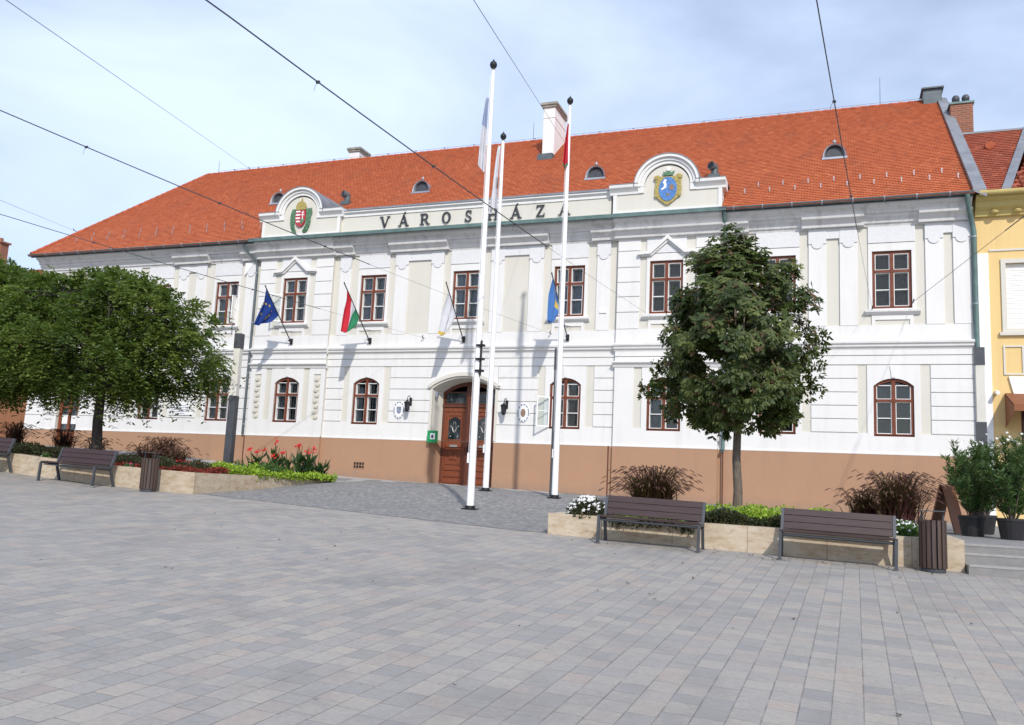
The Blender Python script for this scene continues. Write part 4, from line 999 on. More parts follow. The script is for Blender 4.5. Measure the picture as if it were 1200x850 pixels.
for sx in (-1, 1):
    l, r = (a+.06, DX-.13) if sx < 0 else (DX+.13, c-.06); mid = (l+r)/2
    q = MB(); q.box(l+.004, r-.004, yd+.03, yd+.09, zb+.01, 4.395)
    # stiles, rails and raised panels
    q.bbox(l+.03, r-.03, yd-.0, yd+.04, 4.22, 4.36, .012)
    q.bbox(l+.12, r-.12, yd-.01, yd+.04, 2.88, 3.02, .02)
    for z0, z1 in ((1.52, 1.68), (1.76, 1.92), (2.0, 2.16)): q.bbox(l+.1, r-.1, yd-.005, yd+.04, z0, z1, .03)
    rect_frame(q, l+.16, r-.16, 2.24, 2.82, yd+.0, yd+.04, .05); q.bbox(l+.28, r-.28, yd-.005, yd+.04, 2.38, 2.68, .05)
    q.box(l+.02, l+.10, yd+.01, yd+.04, zb+.05, 4.2); q.box(r-.10, r-.02, yd+.01, yd+.04, zb+.05, 4.2)
    rect_frame(q, l+.18, r-.18, 3.14, 4.12, yd+.0, yd+.04, .04)
    q.box(l+.02, r-.02, yd+.005, yd+.04, zb+.03, zb+.14)
    leaf = q.build('door_leaf', M['doorwood'], door, recalc=True)
    q = MB(); q.box(l+.22, r-.22, yd+.012, yd+.03, 3.18, 3.92)
    q.prism_xz(ell(mid, 3.86, .20, .17, 12), yd+.011, yd+.029); q.build('ornamental_pane', M['dglass'], door, recalc=True)
    q = MB()
    for s_ in (-1, 1):
        q.tube([(mid, yd+.0, 3.44), (mid+s_*.05, yd, 3.50), (mid+s_*.09, yd, 3.62), (mid+s_*.17, yd, 3.70), (mid+s_*.20, yd, 3.66)], [.026, .026, .02, .014, .01], 6)
        q.tube([(mid+s_*.03, yd, 3.60), (mid+s_*.06, yd, 3.76), (mid+s_*.01, yd, 3.86)], .008, 5)
        q.lathe([(.0, -.03), (.035, 0), (.0, .03)], mid+s_*.15, yd, 3.30, 8)
    q.build('tulip_ornament', M['galv'], door, smooth=True)
    q = MB(); q.box(mid-.16, mid+.16, yd-.02, yd+.0, 2.90, 2.98); q.build('letter_slot', M['galv'], door)
    q = MB(); tz = 5.14
    q.box(l, r, yd+.05, yd+.07, 4.50, 5.0); q.build('transom_pane', M['dglass'], door)
    q = MB(); rect_frame(q, l+.02, r-.02, 4.52, 4.98, yd+.0, yd+.045, .035); q.build('transom_frame', M['doordark'], door)
q = MB(); q.tube([(DX+.02, yd-.11, 2.75), (DX+.02, yd-.11, 3.1)], .018, 8); q.tube([(DX+.02, yd-.05, 2.78), (DX+.02, yd-.11, 2.78)], .012, 6); q.tube([(DX+.02, yd-.05, 3.06), (DX+.02, yd-.11, 3.06)], .012, 6); q.build('door_handle', M['black'], door, smooth=True)
q = MB(); q.box(x0+.0, x1, -.3, yd+.12, 1.1, 1.415); q.build('door_step', M['slab'], HALL)
# left side door under the tree
b = MB(); l, r = LDOOR[0], LDOOR[1]
b.box(l+.01, r-.01, .12, .2, 1.6, 3.05); b.bbox(l+.15, r-.15, .09, .13, 1.95, 2.9, .04); b.box(l+.01, l+.16, .11, .2, 3.05, 5.0); b.box(r-.16, r-.01, .11, .2, 3.05, 5.0); b.box((l+r)/2-.06, (l+r)/2+.06, .1, .2, 3.05, 5.0); b.box(l+.1, r-.1, .105, .2, 4.05, 4.13); b.box(l+.1, r-.1, .1, .2, 4.85, 5.08)
sd = b.build('side_door', M['doorwood'], HALL)
b = MB(); b.box(l+.1, r-.1, .15, .17, 3.05, 4.9); b.build('door_pane', M['dglass'], sd)
b = MB(); b.box(l+.2, (l+r)/2-.1, .135, .145, 3.35, 3.75); b.box((l+r)/2+.12, r-.2, .135, .145, 3.35, 3.72); b.build('pinned_notice', M['ewhite'], sd)
for x_ in (l-.0, r-.0): pass

# ------------- things fixed to the wall
def plaque(x, z, shieldm):
    q = MB(); q.prism_xz(ell(x, z, .235, .34, 28), -.062, -.03); p = q.build('oval_plaque', M['ewhite'], HALL, recalc=True)
    q = MB(); o, i_ = ell(x, z, .225, .33, 36), ell(x, z, .185, .275, 36)
    for k in range(36):
        if k % 3 != 0 or k in (0, 18): q.prism_xz([i_[k], i_[(k+1) % 36], o[(k+1) % 36], o[k]], -.066, -.06)
    q.build('blue_lettering_ring', M['greym'], p, recalc=True)
    q = MB(); q.prism_xz(shield(x, z+.13, .095, .27) if shieldm == 'greym' else ell(x, z, .09, .15, 16), -.07, -.06); q.build('plaque_shield', M[shieldm], p, recalc=True)
plaque(-15.47, 4.20, 'greym'); plaque(-10.45, 4.17, 'brownm')
def lantern(x, z):
    q = MB(); q.box(x-.05, x+.05, -.05, -.03, z+.05, z+.35); q.tube([(x, -.04, z+.32), (x, -.16, z+.42), (x, -.30, z+.36), (x, -.32, z+.24)], .014, 6)
    q.lathe([(.02, .26), (.03, .22), (.13, .16), (.15, .13), (.12, .12)], x, -.32, z, 6); q.lathe([(.07, -.16), (.085, -.14), (.05, -.2)], x, -.32, z, 6)
    for k in range(6):
        a_ = pi/3*k; q.tube([(x+.115*math.cos(a_), -.32+.115*math.sin(a_), z+.13), (x+.075*math.cos(a_), -.32+.075*math.sin(a_), z-.15)], .008, 4)
    o = q.build('wall_lantern', M['black'], HALL)
    q = MB(); q.lathe([(.07, -.14), (.11, .12)], x, -.32, z, 6); q.build('lantern_glass', M['dglass'], o)
lantern(-15.0, 4.32); lantern(-11.1, 4.26)
q = MB(); q.box(-14.10, -13.76, -.29, -.09, 3.0, 3.44); g = q.build('green_wall_box', M['green'], HALL)
q = MB(); q.box(-13.97, -13.78, -.305, -.288, 3.12, 3.34); q.build('box_plate', M['ewhite'], g); q = MB(); q.box(-13.93, -13.84, -.312, -.304, 3.17, 3.28); q.build('box_dial', M['steel'], g)
q = MB(); q.box(-14.02, -13.92, .02, .12, 4.72, 4.92); q.build('junction_box', M['zincl'], HALL)
q = MB(); q.tube([(DX+DH-.02, .0, 3.12), (DX+DH-.02, .0, 5.0)], .03, 8); q.build('door_side_pipe', M['black'], HALL)
# cellar vent in the plinth
q = MB(); rect_frame(q, -17.28, -16.78, 1.92, 2.2, -.085, -.068, .03)
for k in range(1, 4): q.box(-17.28+k*.125-.012, -17.28+k*.125+.012, -.083, -.068, 1.93, 2.19)
q.box(-17.27, -16.79, -.082, -.069, 2.05, 2.07); v = q.build('cellar_vent', M['plinth'], HALL)
q = MB(); q.box(-17.27, -16.79, -.0745, -.066, 1.93, 2.19); q.build('vent_opening', M['black'], v)
# marble plaque on the left
q = MB(); q.box(-26.45, -25.25, -.075, -.03, 3.84, 4.34); v = q.build('stone_plaque', M['jamb'], HALL)
q = MB()
for k in range(5):
    w_ = [.3, .5, .42, .47, .25][k]; q.box(-25.85-w_, -25.85+w_, -.079, -.0745, 4.235-k*.085, 4.26-k*.085)
q.build('plaque_lines', M['zincl'], v)
q = MB(); q.box(-7.75, -7.5, -.09, -.045, 7.75, 7.87); q.build('small_wall_box', M['jamb'], HALL)
# downpipes
def pipe(pts, r=.055, m_='copper'):
    q = MB(); q.tube(pts, r, 10); o = q.build('downpipe', M[m_], HALL, smooth=True)
    z = 3.5
    while z < 10: q2 = MB(); x_ = pts[-1][0]; q2.tube([(x_, pts[-1][1], z), (x_, pts[-1][1], z+.04)], r+.012, 10); q2.build('pipe_clamp', M['zincl'], o); z += 2.1
    return o
pipe([(XR-.16, -.66, 11.02), (XR-.16, -.62, 10.85), (XR-.0, -.20, 10.3), (XR+.06, -.12, 10.0), (XR+.06, -.12, 1.1)], .075)
pipe([(-22.95, -.62, 11.02), (-22.95, -.55, 10.85), (-22.55, -.14, 10.3), (-22.50, -.14, 10.0), (-22.50, -.14, 3.1)], .05, 'zinc')
pipe([(-3.42, -.66, 11.0), (-3.42, -.3, 10.6), (-3.42, -.16, 10.2), (-3.42, -.16, 3.1), (-3.42, -.3, 3.02)], .06)
q = MB(); q.prism_xz([(-23.15, 9.75), (-22.75, 10.25), (-23.15, 10.3)], -.10, -.05, ); q.build('white_wedge', M['jamb'], HALL)
# flag holders under the upper windows
# plinth joints
for x, y in ((-7.28, -.07), (-3.42, -.19), (-22.45, -.07)): q = MB(); q.box(x-.02, x+.02, y-.012, y+.01, .8, 3.08); q.build('plinth_joint', M['doordark'], HALL)

# ------------------------------------------------------------------ YELLOW BUILDING
YB = empty('yellow_house', (4.1, 0, 1), 'yellow rendered house with white roller shutter and rust awning right of the white town hall', 'house')
def Y(b, n, m, par=None, **k):
    o = b.build(n, M[m], par or YB, **k)
    if par is None or par is YB: o.location = (-4.1, 0, -1)
    return o
b = MB()
panel(b, 4.04, 16, .5, 6.75, .0, .4, [(5.15, 8.2, .5, 4.9, 5.12), (10.5, 12.5, .5, 4.9, 5.12)])
panel(b, 4.04, 16, 6.75, 11.0, .0, .4, [(4.88, 6.05, 6.95, 8.98, 8.98), (8.6, 9.8, 6.95, 8.98, 8.98), (12.4, 13.6, 6.95, 8.98, 8.98)])
b.box(15.7, 16, .4, 10, .5, 11); b.box(4.1, 16, 9.7, 10, .5, 11)
Y(b, 'wall', 'yellow')
b = MB(); b.box(4.06, 4.42, -.05, .02, 1.0, 9.30); Y(b, 'corner_pilaster', 'jamb')
b = MB()
for c in (5.465, 9.2, 13.0):
    rect_frame(b, c-.72, c+.72, 6.82, 9.10, -.05, .02, .13); b.box(c-.80, c+.80, -.10, .02, 6.74, 6.84)
    rect_frame(b, c-.72, c-.18, 5.55, 6.44, -.035, .02, .05); rect_frame(b, c+.18, c+.72, 5.55, 6.44, -.035, .02, .05)
b.box(4.45, 16, -.03, .02, 9.36, 9.42)
Y(b, 'window_surround', 'cream')
for c in (5.465, 9.2, 13.0):
    q = MB(); 
    for k in range(26): q.prof_x([(.10, 6.95+k*.078), (.085, 6.97+k*.078), (.085, 7.01+k*.078), (.10, 7.028+k*.078), (.12, 7.028+k*.078), (.12, 6.95+k*.078)], c-.585, c+.585)
    Y(q, 'roller_shutter', 'sash')
b = MB(); b.prism_xz([(5.0, 4.86), (5.55, 4.98), (5.5, 5.5), (4.86, 5.5)], -.07, .01); b.prism_xz([(6.4, 5.1), (6.9, 5.1), (7.0, 5.6), (6.3, 5.6)], -.08, .01); b.box(5.56, 6.29, -.06, .01, 5.1, 5.45); b.box(7.01, 8.4, -.06, .01, 5.05, 5.45)
Y(b, 'stone_lintel', 'jamb')
b = MB(); b.box(5.15, 8.2, .3, .38, .5, 5.1); Y(b, 'shop_front', 'dglass')
b = MB(); rect_frame(b, 5.15, 6.6, 1.0, 4.95, .2, .3, .1); rect_frame(b, 6.62, 8.2, 1.0, 4.95, .2, .3, .1); Y(b, 'shop_frame', 'doordark')
b = MB(); b.prof_x([(0, 9.9+.55), (-.12, 10.45), (-.16, 10.6), (-.3, 10.7), (-.34, 10.85), (-.5, 10.92), (-.52, 11.02), (0, 11.04)], 4.08, 16); 
for k in range(18): b.lathe([(.0, 0), (.10, .01), (.12, .06), (.06, .1)], 4.6+k*.62, -.22, 10.50, 10)
Y(b, 'ochre_cornice', 'olive')
b = MB(); P = [(-.62+.09*math.cos(a), 11.05+.09*math.sin(a)) for a in [pi+i*pi/8 for i in range(9)]] + [(-.53, 11.09), (-.71, 11.09)]
b.prof_x(P, 4.15, 16); Y(b, 'gutter', 'olive')
YR2 = 5.03; zr2 = 11.10+.795*(YR2+.6)-.15
b = MB(); vx = lambda y: 4.85+(6.45-4.85)*(y+.55)/4.9
roof_plane(b, -.6, 10.98, .795, -.6, 4.35, lambda y: 4.30, lambda y: vx(y)+.1, .19, .03)
Y(b, 'roof', 'tile2')
b = MB(); roof_plane(b, -.6, 11.02, .83, -.62, 6.6, lambda y: 4.95+(8.1-4.95)*(y+.55)/7.3, lambda y: 16.4, .36, .07)
Y(b, 'right_roof', 'tile2')
b = MB(); b.quad((4.3, 4.35, 14.92), (16, 4.35, 14.92), (16, 9.9, 11), (4.3, 9.9, 11)); b.add([(6.5, 4.35, 14.9), (8.1, 6.6, 17), (16.4, 6.6, 17), (16.4, 13, 11), (6.5, 13, 11)], [(0, 1, 4), (1, 2, 3, 4)]); Y(b, 'rear_slope', 'tileside')
b = MB()
for i in range(12): y0, y1 = -.6+i*.42, -.6+(i+1)*.42; z = lambda y: 11.08+.80*(y+.6); b.quad((vx(y0)-.10, y0, z(y0)+.02), (vx(y0)+.17, y0, z(y0)+.04), (vx(y1)+.17, y1, z(y1)+.04), (vx(y1)-.10, y1, z(y1)+.02))
b.box(4.3, 6.5, 4.28, 4.42, 14.9, 14.97); Y(b, 'valley_flashing', 'zincm')
b = MB(); b.tube([(5.0, 2.9, 13.85), (5.0, 2.75, 13.83)], [.14, .14], 8); b.box(4.9, 5.2, 3.0, 3.2, 13.9, 13.98); Y(b, 'vent_tile', 'ridge')
# rolls of pantiles over the right roof
b = MB()
for k in range(16):
    x = 5.1+k*.30
    y0 = -.66; y1 = 6.6; 
    ys = (x-4.95)/(8.1-4.95)*7.3-.55; y1 = min(6.6, ys)
    if y1 > -.3:
        n = max(1, int((y1-y0)/.28))
        for j in range(n):
            a_, c_ = y0+j*.28, y0+(j+1)*.28; b.tube([(x, a_, 11.08+.83*(a_+.6)+.045), (x, c_, 11.08+.83*(c_+.6)+.0)], [.085, .06], 7)
Y(b, 'pantile_roll', 'tile2')
b = MB(); b.box(4.2, 4.96, 5.75, 6.45, 13, 16.72); c = Y(b, 'brick_chimney', 'brick')
b = MB(); b.box(4.15, 5.01, 5.70, 6.5, 16.72, 16.80); k = b.build('chimney_slab', M['copper'], c)
for x in (4.42, 4.76): b = MB(); b.lathe([(.07, 0), (.07, .1), (.13, .14), (.14, .28), (.10, .36), (.03, .40)], x, 6.05, 16.8, 12); b.build('chimney_cowl', M['steel'], c, smooth=True)
b = MB(); b.prof_x([(-.0, 4.95), (-.02, 5.0), (-1.35, 4.55), (-1.36, 4.35), (-1.33, 4.35), (-1.31, 4.5)], 4.75, 9.5)
b.add([(4.75, 0, 4.97), (4.75, -1.36, 4.5), (4.75, -1.3, 4.3), (4.75, 0, 3.95)], [(0, 1, 2, 3)]); Y(b, 'awning', 'awn', recalc=False)
b = MB(); b.box(4.48, 4.56, -.2, 0, 4.98, 5.06); b.tube([(4.52, -.2, 5.0), (4.52, -.34, 4.98)], .06, 10); Y(b, 'wall_camera', 'sash')

# ------------------------------------------------------------------ neighbour far left
NB = empty('tiled_house', (-46, 6, 2), 'terracotta house with orange roof and brick chimney behind the left tree', 'house')
def N(b, n, m): o = b.build(n, M[m], NB); o.location = (46, -6, -2); return o
b = MB(); b.box(-70, -42.0, 4, 16, 1, 10.4); b.box(-62, -39.9, 1.5, 4, 1, 5.4); N(b, 'wall', 'terra')
b = MB(); roof_plane(b, 3.4, 10.35, .5, 3.4, 10, lambda y: -71, lambda y: -41.4-(y-3.4)*.55, .2, .03); b.quad((-71, 10, 13.65), (-45, 10, 13.65), (-41.4, 16.6, 10.35), (-71, 16.6, 10.35)); b.add([(-41.4, 3.4, 10.35), (-41.4, 16.6, 10.35), (-45, 10, 13.65)], [(0, 1, 2)]); N(b, 'roof', 'tile2')
b = MB(); b.box(-45.3, -44.1, 4.8, 5.3, 11, 13.75); b.box(-45.38, -44.0, 4.72, 5.38, 13.75, 13.85); b.tube([(-44.45, 5.05, 13.8), (-44.45, 5.05, 14.1)], .12, 10); N(b, 'brick_chimney', 'brick')
b = MB()
for x in (-61, -56, -51, -46.5): b.box(x-.6, x+.6, 3.93, 4.01, 6.8, 8.8)
b.box(-46, -44.5, 1.42, 1.5, 2.2, 4.6); b.box(-43.5, -41, 1.42, 1.5, 2.0, 4.6); N(b, 'window', 'dglass')
b = MB(); b.prof_x([(1.5, 5.3), (-.4, 4.6), (-.42, 4.7), (1.5, 5.42)], -52, -39.8); N(b, 'canopy', 'awn')

# ------------------------------------------------------------------ planters
def zpl(x): return zg(x, -11.25)+.53
def wall_strip(b, pts, zt, th=.34, z0=None):
    """thick low wall along a polyline, top height from zt(x,y)"""
    P = [Vector((x, y, 0)) for x, y in pts]; n = len(P); L = []; Rr = []
    for i in range(n):
        d0 = (P[i]-P[i-1]).normalized() if i else (P[1]-P[0]).normalized(); d1 = (P[i+1]-P[i]).normalized() if i < n-1 else d0
        nn = (Vector((-d0.y, d0.x, 0))+Vector((-d1.y, d1.x, 0))).normalized(); s_ = 1/max(.4, nn.dot(Vector((-d0.y, d0.x, 0))))
        L.append(P[i]); Rr.append(P[i]+nn*th*s_)
    for i in range(n-1):
        a, c, d, e = L[i], L[i+1], Rr[i+1], Rr[i]
        za = [zt(v.x, v.y) for v in (a, c, d, e)]; zb_ = [zg(v.x, v.y)-.3 for v in (a, c, d, e)]
        V = [(v.x, v.y, z) for v, z in zip((a, c, d, e), zb_)]+[(v.x, v.y, z) for v, z in zip((a, c, d, e), za)]
        b.add(V, [(0, 1, 5, 4), (4, 5, 6, 7), (2, 3, 7, 6), (1, 2, 6, 5), (3, 0, 4, 7)])
PL = empty('stone_planter', (-20, -9, 1), 'long honey stone planter behind the left benches, reaching back to the facade', 'planter', 'raised stone planters')
b = MB(); ltop = lambda x, y: (zpl(x) if x < -15.4 else 1.56) - (clip((y+11.25)/6.9, 0, 1)*.05)
wall_strip(b, [(-44, -11.25)] + [(-44+2*i, -11.25) for i in range(1, 14)] + [(-15.12, -11.25), (-15.3, -8), (-15.5, -4.3), (-22, -4.3), (-30, -4.3)], ltop)
o = b.build('stone_wall', M['trav'], PL); o.location = (20, 9, -1)
b = MB()
for i in range(14):
    x0 = -44+i*2.05; x1 = x0+2.05
    b.quad((x0, -11, ltop(x0, -11)-.05), (x1, -11, ltop(x1, -11)-.05), (x1, -4.4, ltop(x1, -11)-.05), (x0, -4.4, ltop(x0, -11)-.05))
o = b.build('soil', M['soil'], PL); o.location = (20, 9, -1)
PR = empty('stone_planter', (-1.6, -11, .6), 'low honey stone planter with chestnut tree behind the two right benches', 'planter', 'raised stone planters')
b = MB(); rtop = lambda x, y: 1.135-.006*(x+5)
wall_strip(b, [(-5.2, -8.3), (-5.23, -10.5), (-5.23, -12.72), (-1.6, -12.70), (2.0, -12.68), (2.0, -10.5), (2.0, -8.3), (-5.2, -8.3)], rtop, .34)
o = b.build('stone_wall', M['trav'], PR); o.location = (1.6, 11, -.6)
b = MB(); b.quad((-5.0, -12.5, 1.09), (1.8, -12.5, 1.05), (1.8, -8.5, 1.05), (-5.0, -8.5, 1.09)); o = b.build('soil', M['soil'], PR); o.location = (1.6, 11, -.6)

# ------------------------------------------------------------------ benches
def make_bench():
    L = 1.80; root = empty('park_bench'); S = M['steel']
    for sx in (-1, 1):
        x0, x1 = sx*L/2-.025, sx*L/2+.025
        q = MB()
        def bar(p, w_=.05):   # polyline in (y,z)
            for (ya, za), (yb, zb_) in zip(p, p[1:]):
                d = Vector((0, yb-ya, zb_-za)).normalized(); n = Vector((0, -d.z, d.y))*w_/2
                q.add([(x0, ya+n.y, za+n.z), (x0, yb+n.y, zb_+n.z), (x0, yb-n.y, zb_-n.z), (x0, ya-n.y, za-n.z), (x1, ya+n.y, za+n.z), (x1, yb+n.y, zb_+n.z), (x1, yb-n.y, zb_-n.z), (x1, ya-n.y, za-n.z)],
                      [(0, 1, 2, 3), (7, 6, 5, 4), (0, 4, 5, 1), (1, 5, 6, 2), (2, 6, 7, 3), (3, 7, 4, 0)])
        bar([(-.33, 0), (-.32, .46), (-.29, .468), (.14, .43), (.16, .40)]); bar([(.27, 0), (.13, .42), (.27, .84)]); 
        q.box(x0-.02, x1+.02, -.37, -.28, 0, .012); q.box(x0-.02, x1+.02, .22, .31, 0, .012)
        q.build('side_frame', S, root, recalc=True)
    q = MB(); q.box(-L/2, L/2, .10, .14, .37, .40); q.box(-L/2, L/2, -.25, -.21, .40, .43); q.build('cross_rail', S, root)
    for k in range(4):
        y = -.30+k*.112; q = MB(); q.box(-L/2+.027, L/2-.027, y, y+.095, .462-k*.007, .498-k*.007); q.build('seat_slat', M['bench'], root)
    for k in range(3):
        z = .50+k*.118; y = .165+(z-.5)*.33
        q = MB(); c_, s_ = math.cos(.32), math.sin(.32)
        V = [(x, y+yy*c_+zz*s_, z+zz*c_-yy*s_) for x in (-L/2+.027, L/2-.027) for yy, zz in ((-.02, 0), (.016, 0), (.016, .113), (-.02, .113))]
        q.add(V, [(0, 1, 2, 3), (7, 6, 5, 4), (0, 4, 5, 1), (1, 5, 6, 2), (2, 6, 7, 3), (3, 7, 4, 0)]); q.build('back_slat', M['bench'], root, recalc=True)
    return root
BG = 'dark plank benches round the square'
bench = make_bench(); bench.name = 'park_bench'
def put_bench(o, x, y, rz_=0, s_=1, label=None):
    o.location = (x, y, zg(x, y)+.004); o.rotation_euler = (0, R(1.25), rz_); o.scale = (s_,)*3; tag(o, label, 'bench', BG)
put_bench(bench, -3.13, -13.15, 0, 1, 'dark plank bench beside the white flowers on the right planter')
put_bench(copy_tree(bench), .02, -13.05, 0, 1, 'dark plank bench between the chestnut tree and the slatted bin, furthest right')
put_bench(copy_tree(bench), -18.55, -11.68, R(-2), 1.08, 'dark plank bench in front of the trunk of the left tree')
put_bench(copy_tree(bench), -22.35, -11.60, R(-2), 1.08, 'dark plank bench cut off by the left edge of the photo')

# ------------------------------------------------------------------ bins
def make_bin():
    root = empty('litter_bin'); q = MB()
    q.lathe([(.165, .02), (.165, .74), (.15, .76)], 0, 0, 0, 20); q.build('inner_bucket', M['steel'], root)
    q = MB(); q.lathe([(.19, 0), (.19, .05), (.15, .06)], 0, 0, 0, 24); q.build('base_ring', M['steel'], root)
    for k in range(16):
        a = 2*pi*k/16; q = MB(); q.box(-.027, .027, -.014, .014, .06, .83, rot=Matrix.Rotation(a+pi/2, 3, 'Z'), org=(.195*math.cos(a), .195*math.sin(a), 0)); q.build('slat', M['binwood'], root)
    q = MB()
    for a in (.0, pi): q.box(-.015, .015, -.015, .015, .7, .975, rot=Matrix.Rotation(a, 3, 'Z'), org=(.16*math.cos(a), .16*math.sin(a), 0))
    q.box(-.20, .20, -.17, .17, .97, .985); q.build('lid', M['steel'], root)
    return root
b1 = make_bin(); b1.location = (1.50, -12.98, zg(1.5, -12.98)); tag(b1, 'slatted wooden litter bin at the right end of the right planter', 'litter bin', 'slatted litter bins')
b2 = copy_tree(b1, (-16.22, -11.62, zg(-16.22, -11.62)), .3, 'slatted wooden litter bin by the left planter corner'); b2.name = 'litter_bin'

# ------------------------------------------------------------------ light columns
def make_column():
    root = empty('light_column'); q = MB(); w_ = .11
    q.box(-w_, w_, -w_, w_, 0, 2.72); q.box(-w_-.06, w_+.06, -w_-.06, w_+.06, 0, .02); q.build('steel_shaft', M['steel'], root)
    q = MB(); q.box(-w_+.012, w_-.012, -w_+.012, w_-.012, 2.72, 4.15); q.build('diffuser', M['opal'], root)
    q = MB(); q.box(-w_, w_, -w_, w_, 4.15, 4.60); q.build('top_cap', M['steel'], root)
    return root
c1 = make_column(); c1.location = (-16.75, -8, 1.13); tag(c1, 'square grey light column standing in the left planter', 'light column', 'square light columns'); c1.rotation_euler[2] = .2
copy_tree(c1, (3.42, -4.8, 1.0), 0, 'square grey light column among the oleanders by the yellow house').name = 'light_column'

# ------------------------------------------------------------------ flagpoles
def make_mast(x, y, zt, label):
    z0 = zset(x, y); h_ = zt-z0; root = empty('flagpole', (x, y, z0), label, 'flagpole', 'tall white flagpoles')
    q = MB(); q.tube([(0, 0, .02), (0, 0, h_-.2)], [.095, .048], 14); q.build('pole', M['polew'], root, smooth=True)
    q = MB(); q.box(-.17, .17, -.17, .17, 0, .03); q.lathe([(.13, .03), (.12, .1)], 0, 0, 0, 14)
    for a in range(4): q.lathe([(.018, .03), (.018, .06)], .12*math.cos(a*pi/2+pi/4), .12*math.sin(a*pi/2+pi/4), 0, 6)
    q.build('base_plate', M['black'], root)
    q = MB(); q.lathe([(.03, -.20), (.055, -.18), (.03, -.15), (.085, -.09), (.10, -.03), (.085, .03), (.04, .07), (.02, .10), (.005, .14)], 0, 0, h_-.03, 14); q.build('finial', M['black'], root, smooth=True)
    q = MB(); q.tube([(-.11, -.02, 1.2), (-.085, -.02, h_*.5), (-.065, -.01, h_-.35)], .006, 5); q.box(-.14, -.09, -.03, .03, 1.15, 1.4); q.build('halyard', M['sash'], root)
    return root
p1 = make_mast(-8.49, -9.0, 12.78, 'nearest white flagpole, left of the other two, with black brackets on its side')
p2 = make_mast(-9.90, -4.6, 12.72, 'white flagpole beside the main door, the middle one of the three')
p3 = make_mast(-7.48, -5.3, 13.32, 'white flagpole with the red flag, right of the other two')
q = MB(); z_ = 2.75   # black fixing on the front pole
q.tube([(.105, -.06, 3.35), (.105, -.06, 4.25)], .028, 6); 
for zz in (3.45, 3.75, 4.1): q.box(-.02, .19, -.12, .0, zz, zz+.05)
q.build('iron_bracket', M['black'], p1)
q = MB(); q.tube([(-.13, .0, .05), (-.125, 0, 4.35)], .035, 8); q.box(-.165, -.095, -.03, .03, 3.7, 4.3); q.build('dark_side_pole', M['steel'], p3)

def hang_cloth(name, x, y, zt, L, side, cols, label, seed, wid=.34, extra=None):
    """limp flag hanging against a mast: narrow pleats, widening slightly downwards"""
    rr = random.Random(seed); b = MB(); nu, nv = 14, 22; G = []
    for j in range(nv+1):
        v_ = j/nv
        for i in range(nu+1):
            u = i/nu; w_ = wid*(.18+.82*v_**.7)
            px = side*(.07+u*w_*.85 + .02*math.sin(u*9+v_*3)); py = -.05+.09*math.sin(u*11+seed+v_*2.2)*(.4+.6*v_)
            pz = -L*v_ - .10*math.sin(u*5+seed)*v_ + .05*u*(1-v_)
            G.append((x+px, y+py, zt+pz))
    for j in range(nv):
        for i in range(nu):
            a = j*(nu+1)+i
            b.f.append((a, a+1, a+nu+2, a+nu+1)); b.m.append(cols((i+.5)/nu, (j+.5)/nv))
    b.v = G
    return b
def flagthing(b, label, mats, name='flag'):
    e = empty(name, b.v[0], label, 'flag', None); b.v = [tuple(Vector(v)-Vector(b.v[0])) for v in b.v] if False else b.v
    o = b.build('cloth', mats, e, smooth=True); o.location = -Vector(e.location); return e
b = hang_cloth('f', -8.49, -9.0, 11.75, 1.95, -1, lambda u, v: 1 if v < .42 and u < .8 else 0, '', 1, .27)  # upper part coloured blue-grey to stand in for shade
flagthing(b, 'limp white flag with painted blue-grey shade on the front flagpole', [M['f_white'], M['f_shade']])
b = hang_cloth('f', -9.90, -4.6, 12.3, 2.1, -1, lambda u, v: 1 if .5 < v < .66 and .05 < u < .3 else 0, '', 3, .34)
flagthing(b, 'limp white flag with dark mark on the middle flagpole', [M['f_white'], M['steel']])
b = hang_cloth('f', -7.48, -5.3, 12.45, 1.3, -1, lambda u, v: 1 if v > .95 else 0, '', 5, .18)
for i, v in enumerate(b.v): b.v[i] = (v[0]+.10, v[1]-.06, v[2])
flagthing(b, 'limp red flag wrapped round the right flagpole', [M['f_red'], M['f_green']])

